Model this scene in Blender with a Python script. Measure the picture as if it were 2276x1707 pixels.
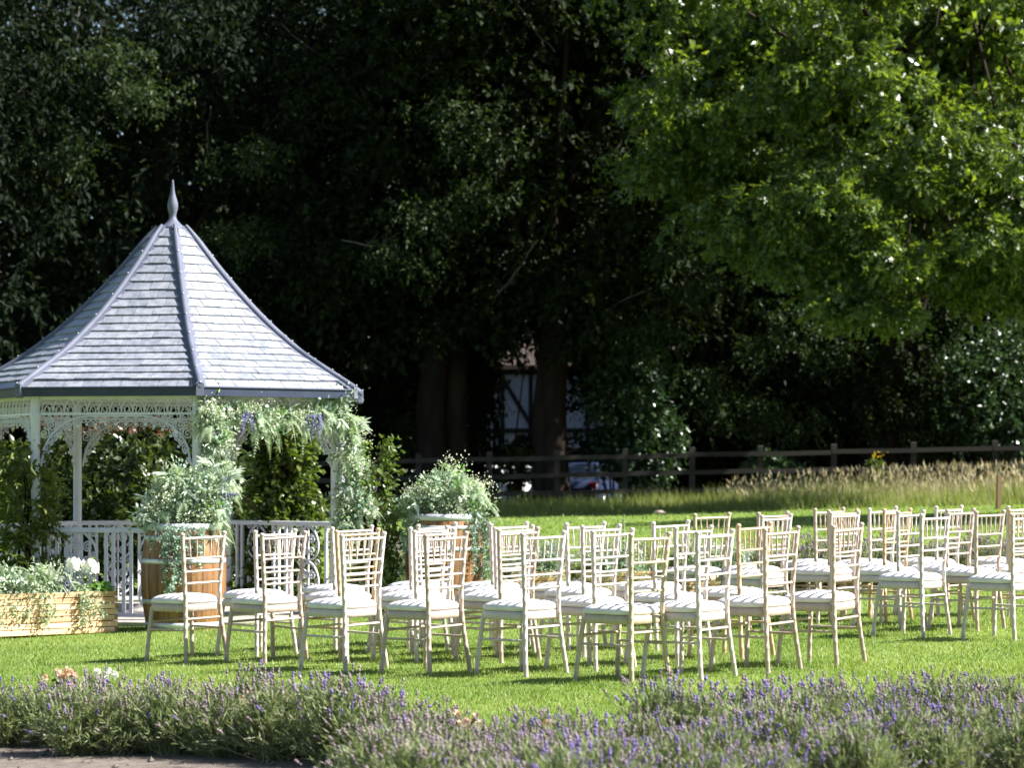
import bpy, math, random
import numpy as np
from math import sin, cos, pi, radians

for o in list(bpy.data.objects):
    bpy.data.objects.remove(o)
scene = bpy.context.scene
COL = scene.collection

# ------------------------------------------------------------------ camera
EYE = 1.39                      # camera height above the lawn
FPX = 6000.0                    # focal length in photo pixels (photo 2276 px wide)
HX, HY = 1138.0, 1028.0         # principal column and horizon row in the photo
cam_d = bpy.data.cameras.new("camera")
cam = bpy.data.objects.new("camera", cam_d)
COL.objects.link(cam)
cam.location = (0, 0, EYE)
cam.rotation_euler = (radians(90), 0, 0)
cam_d.sensor_width = 36.0
cam_d.lens = 36.0 * FPX / 2276.0
cam_d.shift_y = (HY - 853.5) / 2276.0
cam_d.clip_start = 0.5
cam_d.clip_end = 2000
cam_d.dof.use_dof = True
cam_d.dof.focus_distance = 18.6
cam_d.dof.aperture_fstop = 4.3
scene.camera = cam

# ------------------------------------------------------------------ sky and sun
SUN_AZ = radians(-6)             # sun stands to the right, a touch in front of the scene
SUN_EL = radians(42)
to_sun = (cos(SUN_EL) * cos(SUN_AZ), cos(SUN_EL) * sin(SUN_AZ), sin(SUN_EL))
world = bpy.data.worlds.new("World")
scene.world = world
world.use_nodes = True
wn = world.node_tree
wn.nodes.clear()
w_out = wn.nodes.new("ShaderNodeOutputWorld")
w_bg = wn.nodes.new("ShaderNodeBackground")
w_sky = wn.nodes.new("ShaderNodeTexSky")
w_sky.sky_type = 'NISHITA'
w_sky.sun_disc = False
w_sky.sun_elevation = SUN_EL
w_sky.sun_rotation = math.atan2(to_sun[0], to_sun[1])
w_sky.air_density = 1.0
w_sky.dust_density = 0.6
w_bg.inputs[1].default_value = 0.05
wn.links.new(w_sky.outputs[0], w_bg.inputs[0])
wn.links.new(w_bg.outputs[0], w_out.inputs[0])

sun_d = bpy.data.lights.new("sun", 'SUN')
sun_d.energy = 5.0
sun_d.angle = radians(0.53)
sun_d.color = (1.0, 0.965, 0.91)
sun = bpy.data.objects.new("sun", sun_d)
COL.objects.link(sun)
from mathutils import Vector, Matrix, Euler
sun.rotation_euler = Vector(to_sun).to_track_quat('Z', 'Y').to_euler()
sun.location = (30, 20, 40)

scene.view_settings.view_transform = 'Standard'
scene.view_settings.look = 'None'
scene.view_settings.exposure = 1.7
scene.view_settings.gamma = 1.0
scene.view_settings.use_curve_mapping = False
scene.cycles.max_bounces = 6
scene.cycles.transparent_max_bounces = 6
scene.cycles.diffuse_bounces = 3
scene.cycles.glossy_bounces = 2
scene.cycles.transmission_bounces = 4

# ------------------------------------------------------------------ helpers
def sstep(a, b, x):
    t = np.clip((np.asarray(x, float) - a) / (b - a), 0, 1)
    return t * t * (3 - 2 * t)

def ground(x, y):
    """height of the land: the lawn tilts up a little to the right and towards the wood"""
    return (0.022 * np.clip(x, -9, 12) + 0.33 * sstep(30, 52, y) - 0.55 * sstep(66, 84, y))

def on_ground(px, py):
    """point of the lawn seen at photo pixel (px, py)"""
    Y = 20.0
    for _ in range(20):
        X = (px - HX) * Y / FPX
        Y = FPX * (EYE - float(ground(X, Y))) / (py - HY)
    X = (px - HX) * Y / FPX
    return X, Y, float(ground(X, Y))

def at(px, py, Y):
    return ((px - HX) * Y / FPX, Y, EYE - (py - HY) * Y / FPX)

def np_mesh(name, V, F, smooth=False):
    V = np.asarray(V, np.float32); F = np.asarray(F, np.int32)
    me = bpy.data.meshes.new(name)
    K = F.shape[1]
    me.vertices.add(len(V)); me.vertices.foreach_set("co", V.ravel())
    me.loops.add(F.size); me.loops.foreach_set("vertex_index", F.ravel())
    me.polygons.add(len(F))
    me.polygons.foreach_set("loop_start", np.arange(0, F.size, K, dtype=np.int32))
    if smooth:
        me.polygons.foreach_set("use_smooth", np.ones(len(F), bool))
    me.update(calc_edges=True)
    return me

class MB:
    """collects simple shapes into one mesh"""
    def __init__(s): s.v = []; s.f = []; s.sm = []
    def add(s, vs, fs, smooth=False):
        b = len(s.v); s.v += [tuple(map(float, p)) for p in vs]
        s.f += [tuple(b + i for i in f) for f in fs]; s.sm += [smooth] * len(fs)
    def hexa(s, p):       # 8 points: bottom ring, top ring
        s.add(p, [(3, 2, 1, 0), (4, 5, 6, 7), (0, 1, 5, 4), (1, 2, 6, 5), (2, 3, 7, 6), (3, 0, 4, 7)])
    def box(s, c, d, rz=0.0, bev=0.0):
        x, y, z = d[0] / 2, d[1] / 2, d[2] / 2
        ca, sa = cos(rz), sin(rz)
        def T(a, b, e): return (c[0] + a * ca - b * sa, c[1] + a * sa + b * ca, c[2] + e)
        if bev <= 0:
            s.hexa([T(-x, -y, -z), T(x, -y, -z), T(x, y, -z), T(-x, y, -z), T(-x, -y, z), T(x, -y, z), T(x, y, z), T(-x, y, z)])
        else:
            b = bev; rings = []
            for zz, k in ((-z, b), (-z + b, 0), (z - b, 0), (z, b)):
                rings.append([T(-x + k, -y + k, zz), T(x - k, -y + k, zz), T(x - k, y - k, zz), T(-x + k, y - k, zz)])
            vs = sum(rings, []); fs = [(3, 2, 1, 0), (12, 13, 14, 15)]
            for r in range(3):
                for i in range(4):
                    j = (i + 1) % 4
                    fs.append((r * 4 + i, r * 4 + j, r * 4 + 4 + j, r * 4 + 4 + i))
            s.add(vs, fs)
    def tube(s, pts, rad, sides=6, cap=True, smooth=True):
        pts = [np.array(p, float) for p in pts]; n = len(pts)
        if not hasattr(rad, '__len__'): rad = [rad] * n
        t0 = pts[1] - pts[0]
        ref = np.array((0, 0, 1.0)) if abs(t0[2]) < 0.8 * np.linalg.norm(t0) else np.array((0, 1.0, 0))
        vs = []
        for i in range(n):
            t = pts[min(i + 1, n - 1)] - pts[max(i - 1, 0)]
            t = t / (np.linalg.norm(t) + 1e-9)
            u = np.cross(ref, t); u /= (np.linalg.norm(u) + 1e-9); w = np.cross(t, u); ref = w
            for k in range(sides):
                a = 2 * pi * k / sides
                vs.append(pts[i] + rad[i] * (cos(a) * u + sin(a) * w))
        fs = []
        for i in range(n - 1):
            for k in range(sides):
                j = (k + 1) % sides
                fs.append((i * sides + k, i * sides + j, (i + 1) * sides + j, (i + 1) * sides + k))
        s.add(vs, fs, smooth)
        if cap:
            s.add(vs[:sides], [tuple(range(sides - 1, -1, -1))])
            s.add(vs[-sides:], [tuple(range(sides))])
    def lathe(s, prof, sides=16, c=(0, 0, 0), smooth=True, cap=True):
        vs = []; n = len(prof)
        for r, z in prof:
            for k in range(sides):
                a = 2 * pi * k / sides
                vs.append((c[0] + r * cos(a), c[1] + r * sin(a), c[2] + z))
        fs = []
        for i in range(n - 1):
            for k in range(sides):
                j = (k + 1) % sides
                fs.append((i * sides + k, i * sides + j, (i + 1) * sides + j, (i + 1) * sides + k))
        s.add(vs, fs, smooth)
        if cap:
            s.add(vs[:sides], [tuple(range(sides - 1, -1, -1))])
            s.add(vs[-sides:], [tuple(range(sides))])
    def mesh(s, name):
        me = bpy.data.meshes.new(name)
        me.from_pydata(s.v, [], s.f)
        me.polygons.foreach_set("use_smooth", s.sm)
        me.update()
        return me

def obj(name, me, mat, parent=None, loc=(0, 0, 0), rot=(0, 0, 0)):
    if isinstance(me, MB): me = me.mesh(name)
    if mat is not None and len(me.materials) == 0: me.materials.append(mat)
    o = bpy.data.objects.new(name, me)
    COL.objects.link(o)
    if parent is not None: o.parent = parent
    o.location = loc; o.rotation_euler = rot
    return o

def tag(o, label=None, cat=None, group=None, kind=None):
    if label: o["label"] = label
    if cat: o["category"] = cat
    if group: o["group"] = group
    if kind: o["kind"] = kind
    return o

def thing(name, label, cat, loc=(0, 0, 0), rz=0.0, group=None):
    o = bpy.data.objects.new(name, None)
    o.empty_display_size = 0.1
    COL.objects.link(o)
    o.location = loc; o.rotation_euler = (0, 0, rz)
    return tag(o, label, cat, group)

def copy_tree(o, parent=None):
    c = o.copy(); COL.objects.link(c)
    if parent is not None: c.parent = parent
    for ch in o.children: copy_tree(ch, c)
    return c

# leaf templates: (along, across, lift), faces
T_TRI = (np.array([(0, -.5, 0), (0, .5, 0), (1, 0, 0)]), np.array([(0, 1, 2)]))
T_DIA = (np.array([(0, 0, 0), (.45, -.5, .06), (1, 0, -.06), (.45, .5, .06)]), np.array([(0, 1, 2), (0, 2, 3)]))
T_OVAL = (np.array([(0, 0, 0), (.28, -.46, .09), (.7, -.38, .05), (1, 0, -.08), (.7, .38, .05), (.28, .46, .09)]),
          np.array([(0, 1, 2, 3), (0, 3, 4, 5)]))
T_OAK = (np.array([(0, 0, 0), (.5, -.16, .03), (1, 0, -.08), (.5, .16, .03),
                   (.22, -.05, 0), (.46, -.1, 0), (.42, -.52, .05), (.22, .05, 0), (.46, .1, 0), (.42, .52, .05),
                   (.55, -.1, 0), (.78, -.06, 0), (.8, -.42, .02), (.55, .1, 0), (.78, .06, 0), (.8, .42, .02)]),
         np.array([(0, 1, 2), (0, 2, 3), (4, 5, 6), (8, 7, 9), (10, 11, 12), (14, 13, 15)]))
T_OCT = (np.array([(0, 0, 0), (.4, -.5, 0), (.4, 0, -.5), (.4, .5, 0), (.4, 0, .5), (1, 0, 0)]),
         np.array([(0, 2, 1), (0, 3, 2), (0, 4, 3), (0, 1, 4), (1, 2, 5), (2, 3, 5), (3, 4, 5), (4, 1, 5)]))

def unit(a):
    return a / (np.linalg.norm(a, axis=-1, keepdims=True) + 1e-9)

def leaf_arrays(pos, axis, nrm, L, W, tpl, liftw=False):
    tv, tf = tpl
    pos = np.asarray(pos, float); N = len(pos)
    a = unit(np.asarray(axis, float)); n = np.asarray(nrm, float)
    s = unit(np.cross(n, a)); n = np.cross(a, s)
    L = np.broadcast_to(np.asarray(L, float), (N,))[:, None, None]
    W = np.broadcast_to(np.asarray(W, float), (N,))[:, None, None]
    lift = W if liftw else L
    V = pos[:, None, :] + a[:, None, :] * L * tv[None, :, 0:1] + s[:, None, :] * W * tv[None, :, 1:2] + n[:, None, :] * lift * tv[None, :, 2:3]
    F = tf[None] + (np.arange(N) * len(tv))[:, None, None]
    return V.reshape(-1, 3), F.reshape(-1, tf.shape[1])

def leaves(name, pos, axis, nrm, L, W, tpl, mat, parent=None, liftw=False):
    V, F = leaf_arrays(pos, axis, nrm, L, W, tpl, liftw)
    return obj(name, np_mesh(name, V, F), mat, parent)

def join_arrays(parts):
    Vs, Fs, b = [], [], 0
    for V, F in parts:
        Vs.append(V); Fs.append(F + b); b += len(V)
    return np.concatenate(Vs), np.concatenate(Fs)

def rvec(rng, n):
    return unit(rng.normal(size=(n, 3)))

# ------------------------------------------------------------------ materials
def new_mat(name):
    m = bpy.data.materials.new(name); m.use_nodes = True
    nt = m.node_tree
    bsdf = nt.nodes["Principled BSDF"]
    return m, nt, bsdf, nt.nodes["Material Output"]

def ramp(nt, fac, stops):
    r = nt.nodes.new("ShaderNodeValToRGB")
    el = r.color_ramp.elements
    while len(el) < len(stops): el.new(0.5)
    for e, (p, c) in zip(el, stops):
        e.position = p; e.color = (c[0], c[1], c[2], 1)
    if fac is not None: nt.links.new(fac, r.inputs[0])
    return r

def surf(name, c1, c2, scale=8.0, rough=0.5, bump=0.0, stretch=(1, 1, 1), detail=4, spec=0.5, bscale=None, metal=0.0, rvar=0.0):
    """two-tone noise surface"""
    m, nt, b, out = new_mat(name)
    tc = nt.nodes.new("ShaderNodeTexCoord"); mp = nt.nodes.new("ShaderNodeMapping")
    mp.inputs["Scale"].default_value = stretch
    nz = nt.nodes.new("ShaderNodeTexNoise"); nz.inputs["Scale"].default_value = scale; nz.inputs["Detail"].default_value = detail
    nt.links.new(tc.outputs["Object"], mp.inputs[0]); nt.links.new(mp.outputs[0], nz.inputs[0])
    r = ramp(nt, nz.outputs[0], [(.3, c1), (.7, c2)])
    nt.links.new(r.outputs[0], b.inputs["Base Color"])
    b.inputs["Roughness"].default_value = rough
    b.inputs["Specular IOR Level"].default_value = spec
    b.inputs["Metallic"].default_value = metal
    if bump:
        bp = nt.nodes.new("ShaderNodeBump"); bp.inputs["Strength"].default_value = bump; bp.inputs["Distance"].default_value = 0.01
        n2 = nt.nodes.new("ShaderNodeTexNoise"); n2.inputs["Scale"].default_value = bscale or scale * 3; n2.inputs["Detail"].default_value = 5
        nt.links.new(mp.outputs[0], n2.inputs[0]); nt.links.new(n2.outputs[0], bp.inputs["Height"]); nt.links.new(bp.outputs[0], b.inputs["Normal"])
    return m

def leafmat(name, stops, trans=0.35, rough=0.45, spec=0.35, tcol=None, patch=None):
    """leaves, each one a slightly different tone; part of the light shines through"""
    m, nt, b, out = new_mat(name)
    g = nt.nodes.new("ShaderNodeNewGeometry")
    n = len(stops)
    r = ramp(nt, g.outputs["Random Per Island"], [(i / max(1, n - 1), c) for i, c in enumerate(stops)])
    colour = r.outputs[0]
    if patch:
        tc = nt.nodes.new("ShaderNodeTexCoord"); nz = nt.nodes.new("ShaderNodeTexNoise"); nz.inputs["Scale"].default_value = patch[0]; nz.inputs["Detail"].default_value = 3
        nt.links.new(tc.outputs["Object"], nz.inputs[0])
        rr = ramp(nt, nz.outputs[0], [(.35, patch[1]), (.65, patch[2])])
        mx = nt.nodes.new("ShaderNodeMix"); mx.data_type = 'RGBA'; mx.blend_type = 'MULTIPLY'; mx.inputs[0].default_value = 1.0
        nt.links.new(colour, mx.inputs[6]); nt.links.new(rr.outputs[0], mx.inputs[7])
        colour = mx.outputs[2]
    nt.links.new(colour, b.inputs["Base Color"])
    b.inputs["Roughness"].default_value = rough
    b.inputs["Specular IOR Level"].default_value = spec
    if trans > 0:
        t = nt.nodes.new("ShaderNodeBsdfTranslucent")
        mul = nt.nodes.new("ShaderNodeMix"); mul.data_type = 'RGBA'; mul.blend_type = 'MULTIPLY'; mul.inputs[0].default_value = 1.0
        tc_ = tcol or (1.5, 1.55, 0.7)
        mul.inputs[7].default_value = (*tc_, 1)
        nt.links.new(colour, mul.inputs[6]); nt.links.new(mul.outputs[2], t.inputs[0])
        ms = nt.nodes.new("ShaderNodeMixShader"); ms.inputs[0].default_value = trans
        nt.links.new(b.outputs[0], ms.inputs[1]); nt.links.new(t.outputs[0], ms.inputs[2])
        nt.links.new(ms.outputs[0], out.inputs[0])
    return m

def wood(name, c1, c2, c3, axis='z', scale=14.0, rough=0.55):
    m, nt, b, out = new_mat(name)
    tc = nt.nodes.new("ShaderNodeTexCoord"); mp = nt.nodes.new("ShaderNodeMapping")
    st = {'x': (.06, 1, 1), 'y': (1, .06, 1), 'z': (1, 1, .06)}[axis]
    mp.inputs["Scale"].default_value = st
    oi = nt.nodes.new("ShaderNodeObjectInfo")
    add = nt.nodes.new("ShaderNodeVectorMath"); add.operation = 'ADD'
    sc = nt.nodes.new("ShaderNodeVectorMath"); sc.operation = 'SCALE'; sc.inputs[3].default_value = 13.0
    cx = nt.nodes.new("ShaderNodeCombineXYZ")
    for i in range(3): nt.links.new(oi.outputs["Random"], cx.inputs[i])
    nt.links.new(cx.outputs[0], sc.inputs[0])
    nt.links.new(tc.outputs["Object"], mp.inputs[0]); nt.links.new(mp.outputs[0], add.inputs[0]); nt.links.new(sc.outputs[0], add.inputs[1])
    nz = nt.nodes.new("ShaderNodeTexNoise"); nz.inputs["Scale"].default_value = scale; nz.inputs["Detail"].default_value = 6; nz.inputs["Roughness"].default_value = .6
    nt.links.new(add.outputs[0], nz.inputs[0])
    r = ramp(nt, nz.outputs[0], [(.28, c1), (.5, c2), (.72, c3)])
    # board to board tone
    hv = nt.nodes.new("ShaderNodeHueSaturation")
    mr = nt.nodes.new("ShaderNodeMapRange"); mr.inputs[3].default_value = .75; mr.inputs[4].default_value = 1.2
    nt.links.new(oi.outputs["Random"], mr.inputs[0]); nt.links.new(mr.outputs[0], hv.inputs["Value"])
    nt.links.new(r.outputs[0], hv.inputs["Color"]); nt.links.new(hv.outputs[0], b.inputs["Base Color"])
    b.inputs["Roughness"].default_value = rough
    bp = nt.nodes.new("ShaderNodeBump"); bp.inputs["Strength"].default_value = .25; bp.inputs["Distance"].default_value = .004
    nt.links.new(nz.outputs[0], bp.inputs["Height"]); nt.links.new(bp.outputs[0], b.inputs["Normal"])
    return m

M = {}
M['ivory_a'] = surf('ivory_paint_warm', (.40, .305, .25), (.49, .39, .33), 18, .42, .15, (1, 1, .3))
M['ivory_b'] = surf('ivory_paint_pale', (.49, .415, .375), (.575, .50, .46), 18, .42, .15, (1, 1, .3))
M['ivory_c'] = surf('ivory_paint_beige', (.40, .32, .21), (.51, .42, .30), 18, .45, .15, (1, 1, .3))
M['ivory_d'] = surf('ivory_paint_tan', (.47, .31, .18), (.57, .41, .27), 18, .42, .15, (1, 1, .3))
M['cushion'] = surf('cushion_cloth', (.66, .61, .60), (.76, .715, .71), 7, .9, .5, detail=6, spec=.1, bscale=16)
M['white_iron'] = surf('white_painted_iron', (.56, .555, .635), (.66, .655, .73), 6, .4, .1)
M['slate'] = None
M['lead'] = surf('lead_grey_flashing', (.075, .085, .125), (.12, .13, .18), 5, .6, .1, spec=.3)
M['fascia'] = surf('navy_gutter', (.026, .034, .066), (.042, .052, .09), 4, .55, .05, spec=.3)
M['bolt'] = surf('bolt_zinc', (.5, .5, .52), (.6, .6, .62), 5, .4)
M['stone'] = surf('pale_stone', (.24, .22, .20), (.36, .33, .30), 6, .8, .4)
M['stave'] = wood('oak_stave', (.09, .04, .016), (.20, .095, .034), (.31, .16, .056), 'z', 20)
M['hoop'] = surf('galvanised_hoop', (.52, .53, .56), (.66, .67, .69), 9, .45, .1, metal=.35)
M['plank'] = wood('pine_plank', (.50, .27, .12), (.68, .43, .24), (.80, .58, .37), 'x', 16, .6)
M['plank_end'] = wood('pine_end_grain', (.28, .11, .04), (.36, .16, .06), (.42, .2, .08), 'z', 16, .7)
M['dark_soil'] = surf('compost', (.03, .022, .016), (.06, .045, .03), 30, .95, .6)
M['soil'] = surf('bed_soil', (.085, .068, .055), (.18, .145, .12), 14, .95, .9, detail=8, bscale=60)
M['paving'] = surf('grey_paving', (.20, .20, .21), (.30, .30, .31), 9, .85, .4, bscale=80)
M['bark'] = surf('dark_bark', (.014, .010, .008), (.035, .026, .020), 5, .9, .9, (1, 1, .25), 7, spec=.1, bscale=9)
M['twig'] = surf('grey_twig', (.10, .085, .07), (.20, .18, .15), 6, .85, .2)
M['fence'] = wood('weathered_rail', (.016, .013, .011), (.028, .024, .019), (.045, .038, .03), 'x', 6, .85)
M['stake'] = wood('stake_wood', (.09, .05, .025), (.14, .08, .04), (.18, .11, .06), 'z', 9, .85)

def slate_mat():
    m, nt, b, out = new_mat('roof_slate')
    oi = nt.nodes.new("ShaderNodeObjectInfo"); g = nt.nodes.new("ShaderNodeNewGeometry")
    ad = nt.nodes.new("ShaderNodeMath"); ad.operation = 'ADD'; fr = nt.nodes.new("ShaderNodeMath"); fr.operation = 'FRACT'
    nt.links.new(oi.outputs["Random"], ad.inputs[0]); nt.links.new(g.outputs["Random Per Island"], ad.inputs[1]); nt.links.new(ad.outputs[0], fr.inputs[0])
    r = ramp(nt, fr.outputs[0], [(0, (.215, .225, .26)), (.5, (.25, .26, .295)), (1, (.285, .29, .32))])
    tc = nt.nodes.new("ShaderNodeTexCoord"); nz = nt.nodes.new("ShaderNodeTexNoise"); nz.inputs["Scale"].default_value = 16; nz.inputs["Detail"].default_value = 6
    nt.links.new(tc.outputs["Object"], nz.inputs[0])
    rr = ramp(nt, nz.outputs[0], [(.35, (.72, .75, .8)), (.65, (1.1, 1.1, 1.1))])
    mx = nt.nodes.new("ShaderNodeMix"); mx.data_type = 'RGBA'; mx.blend_type = 'MULTIPLY'; mx.inputs[0].default_value = 1
    nt.links.new(r.outputs[0], mx.inputs[6]); nt.links.new(rr.outputs[0], mx.inputs[7]); nt.links.new(mx.outputs[2], b.inputs["Base Color"])
    rg = nt.nodes.new("ShaderNodeMapRange"); rg.inputs[3].default_value = .36; rg.inputs[4].default_value = .6
    nt.links.new(nz.outputs[0], rg.inputs[0]); nt.links.new(rg.outputs[0], b.inputs["Roughness"])
    b.inputs["Specular IOR Level"].default_value = .6
    bp = nt.nodes.new("ShaderNodeBump"); bp.inputs["Strength"].default_value = .3; bp.inputs["Distance"].default_value = .004
    nt.links.new(nz.outputs[0], bp.inputs["Height"]); nt.links.new(bp.outputs[0], b.inputs["Normal"])
    return m
M['slate'] = slate_mat()

# foliage
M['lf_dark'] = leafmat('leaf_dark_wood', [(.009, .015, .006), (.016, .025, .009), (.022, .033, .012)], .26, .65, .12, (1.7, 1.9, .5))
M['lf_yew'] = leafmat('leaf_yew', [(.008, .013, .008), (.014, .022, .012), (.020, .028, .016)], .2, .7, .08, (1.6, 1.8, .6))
M['lf_spray'] = leafmat('leaf_hanging_spray', [(.022, .036, .014), (.034, .055, .02), (.05, .075, .026)], .3, .5, .25, (1.6, 1.7, .5))  # paler leaf colour paints sunlight onto sprays of the dark trees
M['lf_oak'] = leafmat('leaf_oak', [(.022, .042, .012), (.05, .09, .022), (.11, .17, .038), (.20, .26, .07)], .42, .3, .55, (1.9, 1.8, .45))
M['lf_holly'] = leafmat('leaf_holly', [(.025, .05, .022), (.04, .075, .03), (.055, .095, .04)], .2, .28, .6, (1.5, 1.6, .6))
M['lf_lime'] = leafmat('leaf_light_shrub', [(.06, .09, .02), (.09, .13, .03), (.11, .15, .04)], .4, .45, .3, (1.6, 1.6, .5))
M['lf_hedge'] = leafmat('leaf_hedge', [(.028, .045, .014), (.05, .075, .022), (.08, .105, .034)], .3, .28, .6, (1.6, 1.6, .5))
M['lf_copper'] = leafmat('leaf_copper_tip', [(.10, .035, .02), (.14, .06, .03), (.09, .08, .03)], .3, .35, .5, (1.5, 1.1, .6))
M['lf_climb'] = leafmat('leaf_climber', [(.05, .08, .018), (.085, .125, .028), (.13, .16, .045)], .32, .26, .65, (1.6, 1.7, .5))
M['lf_jas'] = leafmat('leaf_jasmine', [(.07, .10, .022), (.11, .14, .03), (.15, .17, .045)], .38, .4, .4, (1.5, 1.6, .5))
M['grass'] = leafmat('lawn_blade', [(.115, .19, .03), (.18, .265, .054), (.245, .32, .086), (.34, .38, .16)], .4, .5, .35, (1.4, 1.42, .55), patch=(.7, (.72, .78, .7), (1.18, 1.1, 1.25)))
M['meadow'] = leafmat('meadow_blade', [(.10, .16, .03), (.15, .21, .045), (.23, .26, .08), (.33, .32, .15)], .4, .6, .2, (1.3, 1.3, .6))
M['seedhead'] = leafmat('grass_seed_head', [(.36, .33, .19), (.46, .40, .26), (.54, .47, .34)], .35, .8, .1, (1.2, 1.15, .9))
M['lav_green'] = leafmat('lavender_leaf', [(.115, .17, .065), (.185, .24, .11), (.27, .305, .17), (.35, .355, .24)], .3, .6, .2, (1.3, 1.4, .7))
M['lav_stem'] = leafmat('lavender_stem', [(.12, .15, .07), (.18, .19, .11), (.24, .21, .15)], .25, .7, .1, (1.2, 1.2, .8))
M['lav_purple'] = leafmat('lavender_flower', [(.14, .10, .27), (.20, .15, .36), (.27, .22, .45)], .2, .7, .1, (1.2, 1.0, 1.3))
M['lav_faded'] = leafmat('lavender_faded_flower', [(.20, .155, .185), (.27, .215, .235), (.34, .28, .27)], .2, .8, .1, (1.1, 1.0, 1.0))
M['rose'] = leafmat('peach_petal', [(.72, .42, .26), (.78, .56, .40), (.80, .70, .58)], .3, .6, .2, (1.1, 1.0, .9))
M['petal_white'] = leafmat('white_petal', [(.66, .68, .58), (.74, .75, .68), (.80, .80, .74)], .25, .6, .2, (1.1, 1.1, .95))
M['sage'] = leafmat('sage_leaf', [(.26, .34, .22), (.36, .43, .30), (.46, .52, .40)], .3, .5, .3, (1.2, 1.3, .9))
M['silver'] = leafmat('silver_leaf', [(.42, .49, .43), (.54, .60, .54), (.66, .70, .64)], .3, .55, .3, (1.1, 1.15, .95))
M['fern'] = leafmat('fern_frond', [(.26, .36, .22), (.36, .45, .30), (.48, .55, .42)], .35, .5, .25, (1.3, 1.4, .7))
M['bluegreen'] = leafmat('bluegreen_leaf', [(.18, .29, .21), (.26, .37, .28), (.36, .46, .38)], .25, .45, .35, (1.2, 1.3, .9))
M['brightleaf'] = leafmat('bright_leaf', [(.10, .24, .03), (.15, .32, .04), (.2, .38, .06)], .4, .45, .3, (1.4, 1.5, .5))
M['blueflower'] = leafmat('blue_violet_flower', [(.14, .13, .32), (.20, .19, .40), (.28, .27, .48)], .2, .65, .15, (1.1, 1.0, 1.2))
M['speck'] = leafmat('tiny_cream_flower', [(.50, .55, .36), (.64, .67, .48), (.78, .78, .64)], .3, .6, .2, (1.1, 1.15, .9))
M['yellow'] = leafmat('yellow_flower', [(.6, .42, .02), (.7, .5, .03)], .2, .7, .1, (1.1, 1.1, .6))

# ================================================================== THE SETTING
def ground_mat():
    m, nt, b, out = new_mat('ground_turf_and_woodland')
    tc = nt.nodes.new("ShaderNodeTexCoord"); sp = nt.nodes.new("ShaderNodeSeparateXYZ")
    nt.links.new(tc.outputs["Object"], sp.inputs[0])
    nz = nt.nodes.new("ShaderNodeTexNoise"); nz.inputs["Scale"].default_value = .8; nz.inputs["Detail"].default_value = 8
    n2 = nt.nodes.new("ShaderNodeTexNoise"); n2.inputs["Scale"].default_value = 60; n2.inputs["Detail"].default_value = 3
    nt.links.new(tc.outputs["Object"], nz.inputs[0]); nt.links.new(tc.outputs["Object"], n2.inputs[0])
    mixf = nt.nodes.new("ShaderNodeMath"); mixf.operation = 'MULTIPLY_ADD'; mixf.inputs[1].default_value = .6; mixf.inputs[2].default_value = 0
    nt.links.new(nz.outputs[0], mixf.inputs[0])
    ad = nt.nodes.new("ShaderNodeMath"); ad.operation = 'MULTIPLY_ADD'; ad.inputs[1].default_value = .4
    nt.links.new(n2.outputs[0], ad.inputs[0]); nt.links.new(mixf.outputs[0], ad.inputs[2])
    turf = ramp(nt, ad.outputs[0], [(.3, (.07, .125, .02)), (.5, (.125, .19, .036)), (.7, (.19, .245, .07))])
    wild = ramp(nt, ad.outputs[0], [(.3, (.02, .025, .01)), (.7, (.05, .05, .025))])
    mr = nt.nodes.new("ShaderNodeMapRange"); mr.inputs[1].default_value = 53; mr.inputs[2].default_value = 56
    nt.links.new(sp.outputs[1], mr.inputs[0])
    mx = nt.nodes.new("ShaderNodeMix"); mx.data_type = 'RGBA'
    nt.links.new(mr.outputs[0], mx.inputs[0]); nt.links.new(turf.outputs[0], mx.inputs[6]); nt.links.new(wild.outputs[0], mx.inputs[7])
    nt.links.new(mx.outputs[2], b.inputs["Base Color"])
    b.inputs["Roughness"].default_value = .9; b.inputs["Specular IOR Level"].default_value = .1
    bp = nt.nodes.new("ShaderNodeBump"); bp.inputs["Strength"].default_value = .6; bp.inputs["Distance"].default_value = .02
    nt.links.new(n2.outputs[0], bp.inputs["Height"]); nt.links.new(bp.outputs[0], b.inputs["Normal"])
    return m

def build_ground():
    xs = np.concatenate([[-600, -300, -150, -70, -40], np.arange(-24, 24.1, 1.0), [40, 70, 150, 300, 600]])
    ys = np.concatenate([[-60, -20, 0], np.arange(4, 100.1, 1.0), [130, 180, 300, 600, 1200]])
    X, Y = np.meshgrid(xs, ys)
    Z = ground(X, Y)
    V = np.stack([X, Y, Z], -1).reshape(-1, 3)
    nx, ny = len(xs), len(ys)
    i, j = np.meshgrid(np.arange(nx - 1), np.arange(ny - 1))
    a = (j * nx + i).ravel()
    F = np.stack([a, a + 1, a + nx + 1, a + nx], -1)
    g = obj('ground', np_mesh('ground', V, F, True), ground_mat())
    tag(g, kind='structure')

build_ground()

def sheet(name, pts, lift, mat, sub=0.25):
    """flat-lying sheet over the ground inside a convex-ish outline given as far and near edge polylines"""
    far, near = pts
    n = 60
    t = np.linspace(0, 1, n)
    def poly(p):
        p = np.array(p, float); s = np.linspace(0, 1, len(p))
        return np.stack([np.interp(t, s, p[:, 0]), np.interp(t, s, p[:, 1])], -1)
    A, B = poly(far), poly(near)
    m = 8; V = []
    for k in range(m + 1):
        w = k / m
        q = A * (1 - w) + B * w
        V.append(np.stack([q[:, 0], q[:, 1], ground(q[:, 0], q[:, 1]) + lift], -1))
    V = np.array(V).reshape(-1, 3)
    i, j = np.meshgrid(np.arange(n - 1), np.arange(m))
    a = (j * n + i).ravel()
    F = np.stack([a, a + n, a + n + 1, a + 1], -1)
    return tag(obj(name, np_mesh(name, V, F, True), mat), kind='structure')

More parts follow.
